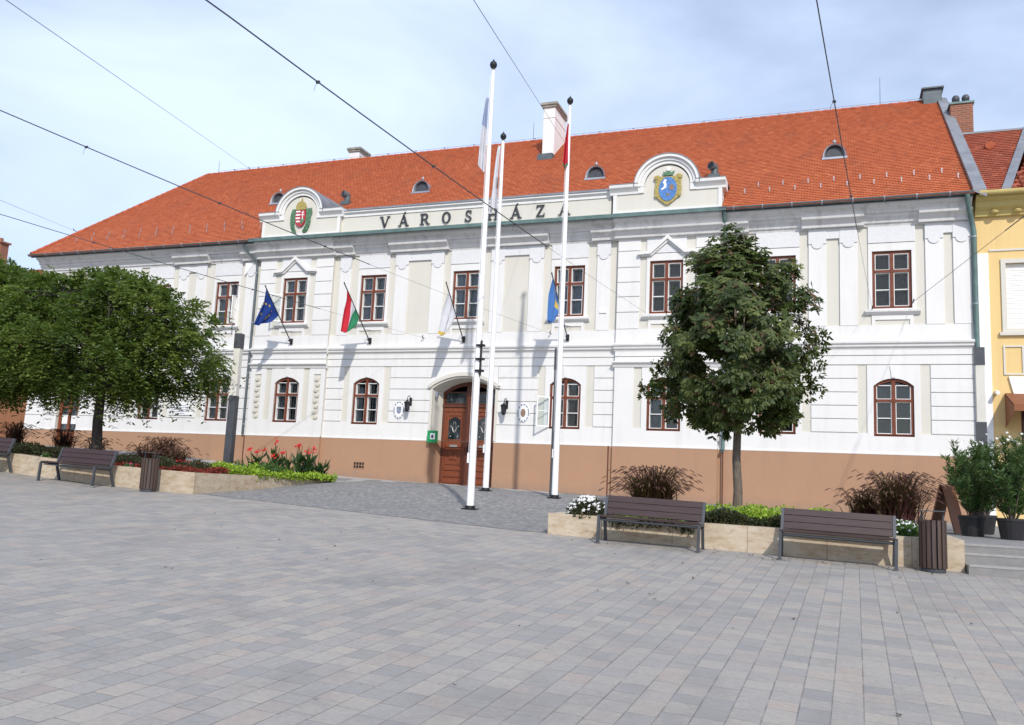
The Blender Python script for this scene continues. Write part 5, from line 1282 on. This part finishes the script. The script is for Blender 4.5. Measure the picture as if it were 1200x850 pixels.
# flags on slanting staffs
def wallflag(x, yo, tip, cols, mats, label, L=1.35, seed=0, s0=.03, s1=.60, stars=False, swing=(-.12, 0)):
    yw = yo-.12; e = empty('wall_flag', (x, yw, 6.88), label, 'flag', 'flags on slanting staffs along the facade')
    T = Vector((x, tip[0], tip[1])); B0 = Vector((x, yw, 6.88)); D = T-B0; org = B0
    q = MB(); q.tube([B0-org, T-org], .022, 8); q.lathe([(.0, -.02), (.035, .0), (.0, .06)], 0, (T-org).y, (T-org).z, 8); q.build('staff', M['steel'], e)
    q = MB(); q.tube([Vector((0, .05, -.02)), Vector((0, -.1, .03))], .045, 8); q.box(-.05, .05, .03, .09, -.12, .12); q.tube([Vector((-.03, .09, .42)), D*.2], .008, 5); q.tube([Vector((.12, .09, .40)), D*.2], .008, 5); q.build('wall_bracket', M['black'], e)
    nu, nv = 16, 26; b = MB(); P = {}
    for i in range(nu+1):
        u = i/nu; s_ = 1-(s0+(s1-s0)*u); h0 = B0+D*s_
        # fly hangs down and gathers under the tip
        end = B0+D*(1-(s0+(s1-s0)*(.10+.34*u))) + Vector((swing[0], swing[1], -L))
        end.z += .35*u*u
        for j in range(nv+1):
            v_ = j/nv; p = h0.lerp(end, v_)
            amp = .085*min(1, v_*2.5)
            p = p + Vector((amp*math.sin(u*12+seed+v_*1.5), amp*.35*math.cos(u*10+seed), -.10*math.sin(pi*v_)*u))
            P[i, j] = p-org
    for j in range(nv+1):
        for i in range(nu+1): b.v.append(tuple(P[i, j]))
    for j in range(nv):
        for i in range(nu):
            a = j*(nu+1)+i; b.f.append((a, a+1, a+nu+2, a+nu+1)); b.m.append(cols((i+.5)/nu, (j+.5)/nv))
    c = b.build('cloth', mats, e, smooth=True)
    if stars:
        q = MB()
        for k in range(12):
            a = 2*pi*k/12; u, v_ = .5+.30*math.cos(a), .42+.20*math.sin(a)
            i, j = int(u*nu), int(v_*nv); p = P[i, j]; du = (P[min(nu, i+1), j]-P[i, j]).normalized(); dv = (P[i, j+1]-P[i, j]).normalized(); n = du.cross(dv).normalized()
            for sg in (-1, 1):
                pts = []
                for m_ in range(10): r = .062 if m_ % 2 == 0 else .025; t_ = 2*pi*m_/10; pts.append(p+n*.02*sg+du*r*math.cos(t_)+dv*r*math.sin(t_))
                q.add(pts, [tuple(range(10))])
        q.build('ring_of_stars', M['f_gold'], c)
    return e
wallflag(-20.48, -PROJ, (-2.15, 8.72), lambda u, v: 0, [M['f_navy']], 'navy flag with gold stars on a staff under the left gable', 1.25, 1.0, .04, .52, True, (-.45, .0))
wallflag(-16.93, 0, (-2.2, 8.68), lambda u, v: 0 if u < .36 else (1 if u < .68 else 2), [M['f_red'], M['f_white'], M['f_green']], 'red, white and green striped flag on a facade staff', 1.45, 2.0, .10, .58, False, (-.12, 0))
wallflag(-12.94, 0, (-1.85, 8.62), lambda u, v: 1 if v > .94 else (2 if .52 < v < .66 and .5 < u < .66 else 0), [M['f_white'], M['f_gold'], M['steel']], 'plain white flag on a facade staff above the main door', 1.5, 3.1, .12, .56, False, (-.25, 0))
wallflag(-8.89, 0, (-2.15, 8.72), lambda u, v: 1 if .28 < u < .40 and v < .9 else (2 if .5 < u < .75 and .12 < v < .3 else 0), [M['f_blue'], M['brownm'], M['f_gold']], 'light blue city flag on a facade staff between the two right masts', 1.35, 4.2, .06, .56, False, (-.12, 0))

# ------------------------------------------------------------------ overhead cables
def cable(name, A, B, r0, split, r1, label, ext=1.7, sag=.12, clamps=0):
    A, B = Vector(A), Vector(B); S_ = B+(A-B)*ext
    pt = lambda s_: B+(S_-B)*s_ - Vector((0, 0, sag*4*(s_*ext if s_*ext < 1 else 1)*(1-(s_*ext if s_*ext < 1 else 1))))
    e = empty(name, tuple(B), label, 'cable', 'overhead cables anchored on the facade')
    ks = 1-split; s1 = ks/ext
    def run(a, c, r): q = MB(); q.tube([pt(a+(c-a)*i/16)-B for i in range(17)], r, 5); return q
    if ks > 0: run(0, s1, r1).build('stay_rope', M['steel'], e)
    q = run(s1, 1, r0)
    for k in range(clamps):
        s_ = s1+(1-s1)*(k+.5)/clamps; p = pt(s_)-B; q.tube([p-Vector((.03, 0, .0)), p+Vector((.03, 0, .0))], r0*2.2, 6); q.tube([p, p+Vector((-.05, 0, -.06)), p+Vector((-.07, 0, -.16))], r0*.35, 4)
    q.build('cable_run', M['steel'], e)
    q = MB(); q.tube([(0, .1, 0), (0, -.06, 0), (.02, -.08, .08)], .018, 6); q.build('wall_hook', M['black'], e)
    return e
cable('overhead_cable', (-8.6, -19.5, 8.5), (-5.84, -.12, 7.54), .013, .58, .004, 'thick dark cable crossing the sky above the word on the facade', clamps=7)
cable('overhead_cable', (-15.4, -17.4, 8.5), (-9.53, -.12, 7.04), .012, .53, .004, 'thick dark cable ending above the left crest', clamps=7)
cable('overhead_cable', (-22.0, -12.2, 8.5), (-14.61, -.12, 6.96), .011, .70, .004, 'dark cable low over the left tree and roof corner', clamps=4, sag=.05)
cable('overhead_cable', (-.2, -17.1, 8.5), (1.13, -.12, 7.65), .010, .54, .004, 'steep dark cable above the far right upper window', clamps=5)
cable('overhead_cable', (4.2, -6.2, 8.5), (2.31, -.12, 7.83), .014, .12, .007, 'short cable running up to the right across the yellow house', ext=4, sag=0, clamps=3)
cable('overhead_cable', (-11.6, -20.4, 8.5), (-30.0, YR, ZR+.1), .006, 0, .006, 'thin grey wire from the upper left corner of the sky to the ridge', sag=.0)
cable('overhead_cable', (-4.8, -18.5, 8.5), (-11.3, 6.4, 16.9), .006, 0, .006, 'thin wire running down to the white chimney', sag=.0)
cable('overhead_cable', (-20.8, -13.2, 8.5), (-33.0, -.1, 12.3), .005, 0, .005, 'thin wire low on the left over the tree', sag=0)

# ------------------------------------------------------------------ vegetation
NPR = np.random.RandomState
def leaf_mesh(name, C, D, U, L, Wd, tint, m, parent=None, fold=True, loc=(0, 0, 0), wp=.45):
    """rhombic leaves: C base points, D unit direction, U unit side, L length, Wd half width"""
    n = len(C); N = np.cross(D, U)
    L = L[:, None]; Wd = Wd[:, None]
    p0 = C; p1 = C+D*L*wp+U*Wd+N*Wd*.35; p2 = C+D*L-N*L*.12; p3 = C+D*L*wp-U*Wd+N*Wd*.35
    V = np.stack([p0, p1, p2, p3], 1).reshape(-1, 3) - np.array(loc)
    me = bpy.data.meshes.new(name); me.vertices.add(4*n); me.vertices.foreach_set('co', V.astype('f4').ravel())
    idx = np.arange(n)*4; T = np.stack([idx, idx+1, idx+2, idx, idx+2, idx+3], 1).reshape(-1)
    me.loops.add(6*n); me.loops.foreach_set('vertex_index', T.astype('i4'))
    me.polygons.add(2*n); me.polygons.foreach_set('loop_start', (np.arange(2*n)*3).astype('i4')); me.polygons.foreach_set('loop_total', np.full(2*n, 3, 'i4'))
    at = me.attributes.new('tint', 'FLOAT', 'POINT'); at.data.foreach_set('value', np.repeat(tint, 4).astype('f4'))
    me.update(calc_edges=True); me.materials.append(m)
    o = bpy.data.objects.new(name, me); col.objects.link(o)
    if parent: o.parent = parent
    return o
def unit(v): return v/np.maximum(1e-9, np.linalg.norm(v, axis=-1, keepdims=True))
def rdir(r, n): return unit(r.normal(size=(n, 3)))
def sidev(r, D):
    a = r.normal(size=D.shape); a -= D*(a*D).sum(1, keepdims=True); return unit(a)
def flat_side(r, D, j=.5):
    up = np.array([[0, 0, 1.]])+r.normal(size=D.shape)*j; return unit(np.cross(D, up))

def tree(name, base, trunk_top, r0, prof, zbot, ztop, cx, cy, nclu, per, crad, leafL, leafW, m, barkm, label, seed, palm=False, lean=(0, 0), squash=1., gaps=.0, group=None, shell=.55, irr=.13):
    r = NPR(seed); rr = random.Random(seed); bx, by, bz = base
    root = empty(name, base, label, 'tree', group)
    # cluster centres inside the envelope
    cl = []
    tries = 0
    while len(cl) < nclu and tries < 60000:
        tries += 1
        z = rr.uniform(zbot, ztop)+(rr.uniform(0, .35) if rr.random() < .12 else 0); t_ = min(1, (z-zbot)/(ztop-zbot)); Rm = prof(t_)
        a = rr.uniform(0, 2*pi); q = rr.random()**.5 
        if q < shell and rr.random() < .62: continue
        rad = Rm*q*(1+irr*math.sin(a*3+seed+t_*4)+irr*.8*math.sin(a*5+t_*9+seed*2))*(1.16 if rr.random() < .10 else 1)
        p = Vector((cx+rad*math.cos(a), cy+rad*math.sin(a)*squash, z))
        dmin = crad*.62
        if all((p-c).length > dmin for c in cl): cl.append(p)
    # trunk and limbs
    b = MB(); tt = Vector((bx+lean[0], by+lean[1], trunk_top)); B_ = Vector(base)
    tp = [B_, B_.lerp(tt, .33)+Vector((.02, .02, 0)), B_.lerp(tt, .66)+Vector((-.02, 0, 0)), tt, Vector((cx, cy, trunk_top+(ztop-trunk_top)*.45)), Vector((cx, cy, ztop-.35*(ztop-trunk_top)*.5))]
    b.tube([p-B_ for p in tp], [r0*1.25, r0, r0*.92, r0*.85, r0*.5, r0*.14], 10)
    b.build('trunk', barkm, root, smooth=True)
    b = MB(); limbs = []
    for k in range(16):
        a = 2*pi*k*.382*1.0+rr.random(); hh = rr.uniform(0, .8); s0 = tt.lerp(tp[5], hh)
        zz = rr.uniform(max(s0.z+.2, zbot+.3), ztop-.5) if s0.z+.3 < ztop-.5 else ztop-.4
        Rm = prof((zz-zbot)/(ztop-zbot))*.72; e_ = Vector((cx+Rm*math.cos(a), cy+Rm*math.sin(a)*squash, zz)); mid = s0.lerp(e_, .5)+Vector((0, 0, -.15))
        b.tube([s0-B_, mid-B_, e_-B_], [r0*.42*(1-hh*.5), r0*.25, r0*.1], 6); limbs += [s0.lerp(mid, .6), mid, mid.lerp(e_, .5), e_]
    for c in cl[::2]:
        n_ = min(limbs, key=lambda q: (q-c).length); m_ = n_.lerp(c, .55)+Vector((rr.uniform(-.1, .1), rr.uniform(-.1, .1), .06)); b.tube([n_-B_, m_-B_, c-B_], [r0*.12, r0*.08, .008], 4, caps=False)
    b.build('branches', barkm, root, smooth=True)
    # leaves
    CL = np.array([tuple(c) for c in cl]); n = len(CL); cen = np.array([cx, cy, zbot+.45*(ztop-zbot)])
    ctint = r.uniform(0, 1, n)
    if palm:
        idx = r.randint(0, n, n*per); P = CL[idx]+rdir(r, len(idx))*(r.uniform(0, 1, (len(idx), 1))**.45)*crad
        out = unit(P-cen+rdir(r, len(idx))*.5); ax = unit(out+np.array([0, 0, .25]))
        # each palm: 6 leaflets drooping from a common point
        Cs, Ds, Us, Ls, Ws, Ts = [], [], [], [], [], []
        u0 = sidev(r, ax); w0 = np.cross(ax, u0); lt = np.clip(ctint[idx]*.3+r.uniform(0, .5, len(idx)), 0, .8)
        brown = r.uniform(0, 1, len(idx)) < .09; lt[brown] = 1.0
        sz = r.uniform(.6, 1.3, len(idx))
        for k in range(6):
            a = 2*pi*k/6+.3; d = unit(u0*math.cos(a)+w0*math.sin(a)+ax*.2+np.array([0, 0, -.8])+rdir(r, len(ax))*.5); s_ = unit(np.cross(d, ax))
            Cs.append(P); Ds.append(d); Us.append(s_); Ls.append(leafL*sz*(1 if k % 3 else .8)); Ws.append(leafW*sz); Ts.append(lt)
        Cc, D, U, Lh, Wh, T = (np.concatenate(x) for x in (Cs, Ds, Us, Ls, Ws, Ts))
    else:
        # sprays: short drooping twigs per cluster carrying paired leaflets
        nt = max(6, per//14); idx = np.repeat(np.arange(n), nt); P0 = CL[idx]+rdir(r, len(idx))*r.uniform(0, .35, (len(idx), 1))*crad
        td = unit(unit(P0-cen)*.9+rdir(r, len(idx))*1.0+np.array([0, 0, -.05])); tl = r.uniform(.5, 1.5, len(idx))*crad
        Cs, Ds, Ts = [], [], []
        for k in range(14):
            s_ = (k//2+1)/7.; p = P0+td*(tl*s_)[:, None]+np.array([0, 0, -1.])*(tl*.5*s_*s_)[:, None]
            sd = unit(np.cross(td, np.array([0, 0, 1.]))+1e-3)*(1 if k % 2 else -1); d = unit(sd+td*.5+rdir(r, len(idx))*.55+np.array([0, 0, -.25]))
            Cs.append(p); Ds.append(d); Ts.append(np.clip(ctint[idx]*.55+r.uniform(0, .45, len(idx)), 0, 1))
        Cc, D, T = np.concatenate(Cs), np.concatenate(Ds), np.concatenate(Ts); U = flat_side(r, D, .6)
        Lh = leafL*r.uniform(.7, 1.3, len(Cc)); Wh = leafW*r.uniform(.7, 1.3, len(Cc))
    leaf_mesh('crown', Cc, D, U, Lh, Wh, T, m, root, loc=base, wp=.66 if palm else .45)
    return root
# chestnut in the right planter
def profR(t_):
    pts = [(0, .6), (.06, 1.25), (.16, 1.55), (.32, 1.70), (.45, 1.66), (.6, 1.5), (.75, 1.25), (.88, 1.0), (1, .5)]
    for (a, p), (c, q) in zip(pts, pts[1:]):
        if t_ <= c: return p+(q-p)*(t_-a)/(c-a)
    return .2
tree('chestnut_tree', (-1.92, -10.2, 1.05), 3.1, .095, profR, 3.08, 7.0, -1.99, -10.2, 235, 30, .27, .135, .028, M['l_chest'], M['bark2'], 'young chestnut tree with browning leaves in the right planter', 11, palm=True, shell=.5, irr=.14)
# dense fine-leaved trees on the left
def profL(t_):
    pts = [(0, 1.6), (.08, 2.7), (.22, 3.2), (.40, 3.25), (.58, 3.05), (.75, 2.6), (.9, 1.9), (1, 1.0)]
    for (a, p), (c, q) in zip(pts, pts[1:]):
        if t_ <= c: return p+(q-p)*(t_-a)/(c-a)
    return .5
tree('round_tree', (-20.35, -9.5, 1.6), 3.6, .15, profL, 3.9, 7.2, -20.75, -9.3, 400, 210, .50, .115, .030, M['l_left'], M['bark'], 'dark-trunked dense green tree behind the left bench', 5, group='dense green trees in the left planter', squash=.85, irr=.17)
tree('round_tree', (-26.6, -9.8, 1.9), 3.9, .15, profL, 4.0, 7.75, -25.6, -9.6, 400, 224, .46, .11, .034, M['l_left'], M['bark'], 'dense green tree cut by the left edge of the photo, its trunk out of view', 8, group='dense green trees in the left planter', squash=.85, irr=.14)

def fountain_grass(x, y, z, rad, h_, n, seed, label, name='purple_grass', plumes=.35):
    r = NPR(seed); e = empty(name, (x, y, z), label, 'ornamental grass', 'purple fountain grasses')
    b = MB(); tint = []
    pl = MB(); tp = []
    for k in range(int(n*2.3)):
        a = r.uniform(0, 2*pi); ln = r.uniform(.55, 1.0); rr_ = rad*r.uniform(.1, 1.08); H = h_*ln*1.22
        isp = r.uniform() < plumes
        if isp: H *= 1.15
        sx, sy = math.cos(a), math.sin(a); bx_, by_ = r.normal(0, rad*.16, 2); w_ = .02 if not isp else .012; P = []
        if isp: rr_ *= .85
        for i in range(6):
            s_ = i/5.; P.append((bx_+sx*rr_*s_**1.9, by_+sy*rr_*s_**1.9, H*(1.22*s_-.22*s_**3))) if isp else P.append((bx_+sx*rr_*s_**2.3, by_+sy*rr_*s_**2.3, H*(1.32*s_-.40*s_**3.2)))
        t_ = r.uniform()
        px, py = -sy, sx
        for i in range(5):
            wa, wb = (w_*.7, w_*.7) if isp else (w_*(1-i/5.5), w_*(1-(i+1)/5.5)); p, q = P[i], P[i+1]; o_ = len(b.v)
            b.v += [(p[0]-px*wa, p[1]-py*wa, p[2]), (p[0]+px*wa, p[1]+py*wa, p[2]), (q[0]+px*wb, q[1]+py*wb, q[2]), (q[0]-px*wb, q[1]-py*wb, q[2])]; b.f.append((o_, o_+1, o_+2, o_+3)); b.m.append(0); tint += [t_]*4
        if isp:
            p, q = Vector(P[4]), Vector(P[5]); d = (q-p).normalized(); e2 = q+d*.06+Vector((sx*.04, sy*.04, -.10)); o_ = len(pl.v); pl.tube([q-d*.02, (q+e2)/2, e2], [.005, .010, .003], 4); tp += [t_]*(len(pl.v)-o_)
    for B, m_, tt_, nm in ((b, 'l_purple', tint, 'blades'), (pl, 'l_plume', tp, 'plumes')):
        if not B.v: continue
        o = B.build(nm, M[m_], e); at = o.data.attributes.new('tint', 'FLOAT', 'POINT'); at.data.foreach_set('value', np.array(tt_, 'f4'))
    return e
def scatter(name, x0, x1, y0, y1, zf, h_, n, L, Wd, m, seed, label=None, cat=None, kind=None, group=None, dome=False, parent=None, up=.5):
    r = NPR(seed); X = r.uniform(x0, x1, n); Yv = r.uniform(y0, y1, n)
    if dome:
        ca, cb = (x0+x1)/2, (y0+y1)/2; a = r.uniform(0, 2*pi, n); q = r.uniform(0, 1, n)**.5; X = ca+(x1-x0)/2*q*np.cos(a); Yv = cb+(y1-y0)/2*q*np.sin(a); H = h_*np.sqrt(np.clip(1-q*q, 0, 1))
    else:
        H = h_*(.8+.35*np.sin(X*5.1+seed)*np.sin(Yv*4.3+seed*2))
    t_ = r.uniform(0, 1, n)**.55
    Z = np.array([zf(a_, c_) for a_, c_ in zip(X, Yv)])+H*t_
    D = unit(rdir(r, n)+np.array([0, 0, up])); U = flat_side(r, D, .8)
    base = ((x0+x1)/2, (y0+y1)/2, float(zf((x0+x1)/2, (y0+y1)/2)))
    o = leaf_mesh(name, np.stack([X, Yv, Z], 1), D, U, L*r.uniform(.6, 1.2, n), Wd*r.uniform(.6, 1.2, n), r.uniform(0, 1, n), m, parent, loc=base if parent is None else tuple(parent.location))
    if parent is None: o.location = base; tag(o, label, cat, group, kind)
    return o
def blossoms(name, pts, rad, m, parent, seed=0, petals=5):
    r = NPR(seed); b = MB(); tint = []; P0 = parent.location
    for p in pts:
        nrm = Vector((r.normal(0, .5), -1+r.normal(0, .4), .9)).normalized(); u = nrm.orthogonal().normalized(); v_ = nrm.cross(u); c = Vector(p)-P0; s_ = rad*r.uniform(.7, 1.2); t_ = r.uniform()
        vs = [c+nrm*.25*s_]
        for k in range(petals*2): a = pi*k/petals; q = s_ if k % 2 == 0 else s_*.55; vs.append(c+u*q*math.cos(a)+v_*q*math.sin(a))
        o_ = len(b.v); b.add(vs, [(0, k+1, (k+1) % (petals*2)+1) for k in range(petals*2)]); tint += [t_]*len(vs)
    o = b.build(name, m, parent); at = o.data.attributes.new('tint', 'FLOAT', 'POINT'); at.data.foreach_set('value', np.array(tint, 'f4')); return o
def flower_mound(x, y, z, rx, ry, h_, nl, nf, seed, label, fr=.035, mm='p_white', cat='flowers', name='white_flower_mound', lm='l_dark'):
    e = empty(name, (x, y, z), label, cat); r = NPR(seed)
    scatter('foliage', x-rx, x+rx, y-ry, y+ry, lambda a, c: z, h_, nl, .075, .02, M[lm], seed, parent=e, dome=True)
    a = r.uniform(0, 2*pi, nf); q = r.uniform(0, 1, nf)**.5; P = [(x+rx*qq*math.cos(aa)*1.02, y+ry*qq*math.sin(aa)*1.02, z+h_*math.sqrt(max(.02, 1-qq*qq))*1.04) for qq, aa in zip(q, a)]
    blossoms('blossoms', P, fr, M[mm], e, seed); return e
zr = lambda x, y: 1.07
# right planter
flower_mound(-4.55, -12.32, 1.06, .42, .42, .42, 1500, 95, 21, 'white flowering mound on the left end of the right planter', .045)
fountain_grass(-3.5, -11.3, 1.05, .92, .80, 520, 22, 'wide purple fountain grass behind the left one of the two right benches', plumes=.4)
scatter('hedge', -2.6, -.72, -12.5, -11.9, zr, .27, 5200, .06, .018, M['l_dark'], 24, 'clipped dark low hedge at the front of the right planter', 'hedge')
scatter('lime_ground_cover', -2.6, .0, -12.2, -10.2, zr, .36, 4600, .075, .026, M['l_lime'], 25, 'lime green leafy cover behind the dark low hedge', 'plants', kind='stuff')
scatter('lime_ground_cover', -4.1, -2.7, -12.4, -11.7, zr, .22, 700, .07, .024, M['l_lime'], 26, 'lime green leaves below the purple grass', 'plants', kind='stuff')
scatter('trailing_plants', -4.0, -2.4, -12.78, -12.5, lambda a, c: .93, .22, 900, .07, .02, M['l_dark'], 27, 'dark trailing plants over the planter edge behind the bench', 'plants', kind='stuff', up=-.8)
flower_mound(-.35, -10.9, 1.06, .75, .5, .30, 1800, 110, 28, 'white flowers in a low row right of the chestnut trunk', .03, name='white_flower_row', lm='l_mid')
flower_mound(.55, -11.0, 1.06, .2, .2, .24, 250, 8, 29, 'small red flowering plant right of the white flower row', .035, 'p_red', name='red_flower', lm='l_mid')
fountain_grass(1.15, -10.6, 1.05, .78, .86, 420, 30, 'large purple fountain grass behind the right bin', plumes=.45)
fountain_grass(.55, -10.3, 1.05, .55, .62, 200, 31, 'small purple fountain grass left of the large one', plumes=.4)
flower_mound(1.05, -12.2, 1.05, .42, .32, .30, 1500, 50, 32, 'white flowering leafy bush between the right bench and bin', .035, name='white_flower_bush', lm='l_mid')

# left planter
zl = lambda x, y: zpl(x)-.06 if x < -15.5 else 1.48
for k, (x, y, h_, nn) in enumerate([(-24.2, -9.0, .62, 120), (-22.6, -8.6, .6, 100), (-21.6, -8.3, .5, 90), (-18.3, -8.9, .68, 170), (-17.5, -9.3, .5, 110), (-19.4, -8.5, .5, 80)]):
    fountain_grass(x, y, zl(x, y), .62, h_, nn, 40+k, ['brown-plumed grass at the left edge behind the cut-off bench', 'brown-plumed grass left of the side door', 'brown-plumed grass in front of the side door', 'brown-plumed grass just right of the left tree trunk', 'brown-plumed grass behind the left bin', 'brown-plumed grass touching the left tree trunk'][k], plumes=.6)
scatter('dark_shrubs', -24.5, -15.8, -10.9, -9.6, zl, .34, 13000, .07, .022, M['l_dark'], 51, 'low dark shrubs along the front of the left planter', 'shrubs', kind='stuff')
scatter('red_begonias', -16.9, -15.35, -11.0, -9.6, lambda a, c: 1.49, .20, 5200, .06, .022, M['l_beg'], 52, 'wine red leafy bed on the left planter corner', 'flower bed', kind='stuff')
scatter('red_begonias', -18.2, -16.9, -10.9, -10.0, zl, .16, 2600, .06, .022, M['l_beg'], 53, 'wine red leafy strip behind the left bin', 'flower bed', kind='stuff')
scatter('yellow_green_plants', -16.6, -15.5, -9.7, -7.7, lambda a, c: 1.48, .34, 1700, .10, .03, M['l_lime'], 54, 'yellow green leaves around the foot of the left light column', 'plants', kind='stuff')
scatter('green_plants', -16.9, -15.4, -8.2, -6.2, lambda a, c: 1.46, .40, 1500, .14, .02, M['l_mid'], 55, 'mid green leaves behind the left light column', 'plants', kind='stuff')
scatter('lime_ground_cover', -16.3, -15.22, -8.6, -4.35, lambda a, c: 1.42, .26, 5200, .085, .036, M['l_lime'], 56, 'bright lime ground cover below the red cannas', 'plants', kind='stuff')
flower_mound(-17.6, -10.9, 1.52, .2, .16, .18, 260, 16, 57, 'pink flowers between the left bench and bin', .035, 'p_pink', name='pink_flowers', lm='l_mid')
flower_mound(-20.6, -10.95, 1.74, .12, .1, .12, 120, 6, 58, 'small white flower on the planter edge left of the left bench', .05, 'p_white', name='white_flower', lm='l_mid')
flower_mound(-16.9, -9.6, 1.52, .9, .3, .34, 900, 30, 59, 'reddish flowering row behind the wine red bed', .035, 'p_red', name='red_flower_row', lm='l_beg')
def canna(x, y, z, h_, seed, label, fl=True):
    r = NPR(seed); e = empty('canna', (x, y, z), label, 'canna', 'cannas in the left planter')
    b = MB(); ns = 5
    Cs, Ds, Us = [], [], []
    tops = []
    for k in range(ns):
        a = r.uniform(0, 2*pi); lean_ = r.uniform(.04, .24); top = Vector((lean_*math.cos(a)*h_*1.4, lean_*math.sin(a)*h_*1.4, h_*r.uniform(.8, 1.1))); b.tube([(top.x*.1, top.y*.1, 0), top*.5, top], [.015, .012, .008], 5); tops.append(top)
        for j in range(6):
            s_ = .05+.11*j; an = a+j*2.4; Cs.append(tuple(top*s_)); Ds.append((math.cos(an), math.sin(an), .9+.3*math.sin(an*3))); 
    b.build('stems', M['l_mid'], e)
    C_ = np.array(Cs)+np.array(e.location); D = unit(np.array(Ds)); U = flat_side(r, D, .3); n = len(C_)
    leaf_mesh('leaves', C_, D, U, r.uniform(.26, .44, n), r.uniform(.05, .08, n), r.uniform(0, .45, n), M['l_canna'], e, loc=tuple(e.location))
    if fl:
        P = [tuple(Vector(e.location)+t_+Vector(r.normal(0, .045, 3))) for t_ in tops[:2] for _ in range(6)]; blossoms('blossoms', P, .06, M['p_red'], e, seed)
    return e
CN = [(-16.6, -6.9, .82, True), (-16.35, -6.3, .95, True), (-16.05, -6.6, .7, True), (-16.2, -5.8, .75, False), (-15.9, -5.6, 1.0, True), (-16.0, -5.1, .85, False), (-15.75, -5.3, .9, True), (-15.65, -4.8, .6, False)]
CL_ = ['red canna nearest the left light column', 'tall red canna second from the light column', 'shorter red canna at the front of the clump', 'flowerless canna in the middle of the clump', 'tallest red canna, in the middle of the clump', 'flowerless canna behind the tallest one', 'red canna at the right of the clump', 'low flowerless canna at the far right of its clump']
for k, (x, y, h_, fl) in enumerate(CN): canna(x, y, 1.44, h_*1.15, 60+k, CL_[k], fl)

# oleanders in pots
def oleander(x, y, z, h_, rad, seed, label, n=2600, white=True):
    r = NPR(seed); e = empty('potted_oleander', (x, y, z), label, 'potted plant', 'potted oleanders by the yellow house')
    q = MB(); q.lathe([(.21, 0), (.27, .36), (.285, .37), (.285, .42), (.25, .42), (.24, .36)], 0, 0, 0, 18); q.build('pot', M['pot'], e, smooth=False)
    b = MB(); Cs, Ds = [], []
    for k in range(26):
        a = r.uniform(0, 2*pi); q_ = r.uniform(.15, 1)**.7; top = Vector((rad*q_*math.cos(a), rad*q_*math.sin(a), h_*(1-.42*q_*q_)*r.uniform(.82, 1.05))); p0 = Vector((top.x*.12, top.y*.12, .36)); m_ = p0.lerp(top, .5)+Vector((0, 0, .08)); b.tube([p0, m_, top], [.012, .009, .004], 5)
        for j in range(int(n*1.7)//26):
            s_ = r.uniform(.12, 1.02); p = (p0.lerp(m_, s_*2) if s_ < .5 else m_.lerp(top, s_*2-1)); an = r.uniform(0, 2*pi); Cs.append(tuple(p)); Ds.append((math.cos(an), math.sin(an), r.uniform(.0, 1.3)))
    b.build('stems', M['bark2'], e)
    C_ = np.array(Cs)+np.array(e.location); D = unit(np.array(Ds)); U = flat_side(r, D, .4); n_ = len(C_)
    leaf_mesh('leaves', C_, D, U, r.uniform(.10, .18, n_), r.uniform(.010, .017, n_), r.uniform(0, 1, n_), M['l_ole'], e, loc=tuple(e.location))
    if white: blossoms('blossoms', [tuple(Vector(e.location)+Vector((r.normal(0, rad*.35), r.normal(0, rad*.35), h_*r.uniform(.86, .98)))) for _ in range(14)], .035, M['p_white'], e, seed)
    return e
oleander(2.72, -8.2, 1.03, 2.05, .78, 81, 'leftmost potted oleander, next to the brown sign board')
oleander(3.35, -8.8, 1.02, 2.2, .7, 82, 'potted oleander at the right edge of the photo', n=2800)
oleander(3.15, -6.6, 1.04, 2.15, .7, 83, 'potted oleander in the rear, behind the two front ones')
# folding sign board
e = empty('sign_board', (2.35, -7.2, 1.03), 'brown wooden folding board left of the oleander pots', 'sign')
q = MB()
for s_ in (-1, 1):
    q.add([(-.28, s_*.28-.015, 0), (.28, s_*.28-.015, 0), (.28, s_*.03-.015, 1.05), (-.28, s_*.03-.015, 1.05), (-.28, s_*.28+.015, 0), (.28, s_*.28+.015, 0), (.28, s_*.03+.015, 1.05), (-.28, s_*.03+.015, 1.05)], [(0, 1, 2, 3), (7, 6, 5, 4), (0, 4, 5, 1), (1, 5, 6, 2), (2, 6, 7, 3), (3, 7, 4, 0)])
q.build('panel', M['board'], e, recalc=True); e.rotation_euler = (0, 0, R(60))

# fallen leaves and crumbs on the paving
r = NPR(99); n = 110
X = r.uniform(-12, 6, n); Yv = r.uniform(-26, -13.5, n); near = r.uniform(0, 1, n) < .35; X[near] = r.uniform(-4.5, 1.5, near.sum()); Yv[near] = r.uniform(-13.6, -12.9, near.sum())
Cc = np.stack([X, Yv, np.array([zg(p, q)+.012 for p, q in zip(X, Yv)])], 1); D = unit(np.stack([r.normal(size=n), r.normal(size=n), np.abs(r.normal(size=n))*.15], 1)); U = unit(np.cross(D, np.array([[0, 0, 1.]])))
M['litter'] = leafmat('dry_leaves', [(.03, .022, .015), (.10, .06, .03), (.07, .05, .035)], .05)
o = leaf_mesh('fallen_leaves', Cc, D, U, r.uniform(.03, .075, n), r.uniform(.008, .02, n), r.uniform(0, 1, n), M['litter']); tag(o, 'small dry leaves scattered over the paving', 'leaves', kind='stuff')
# drain covers set flush in the paving
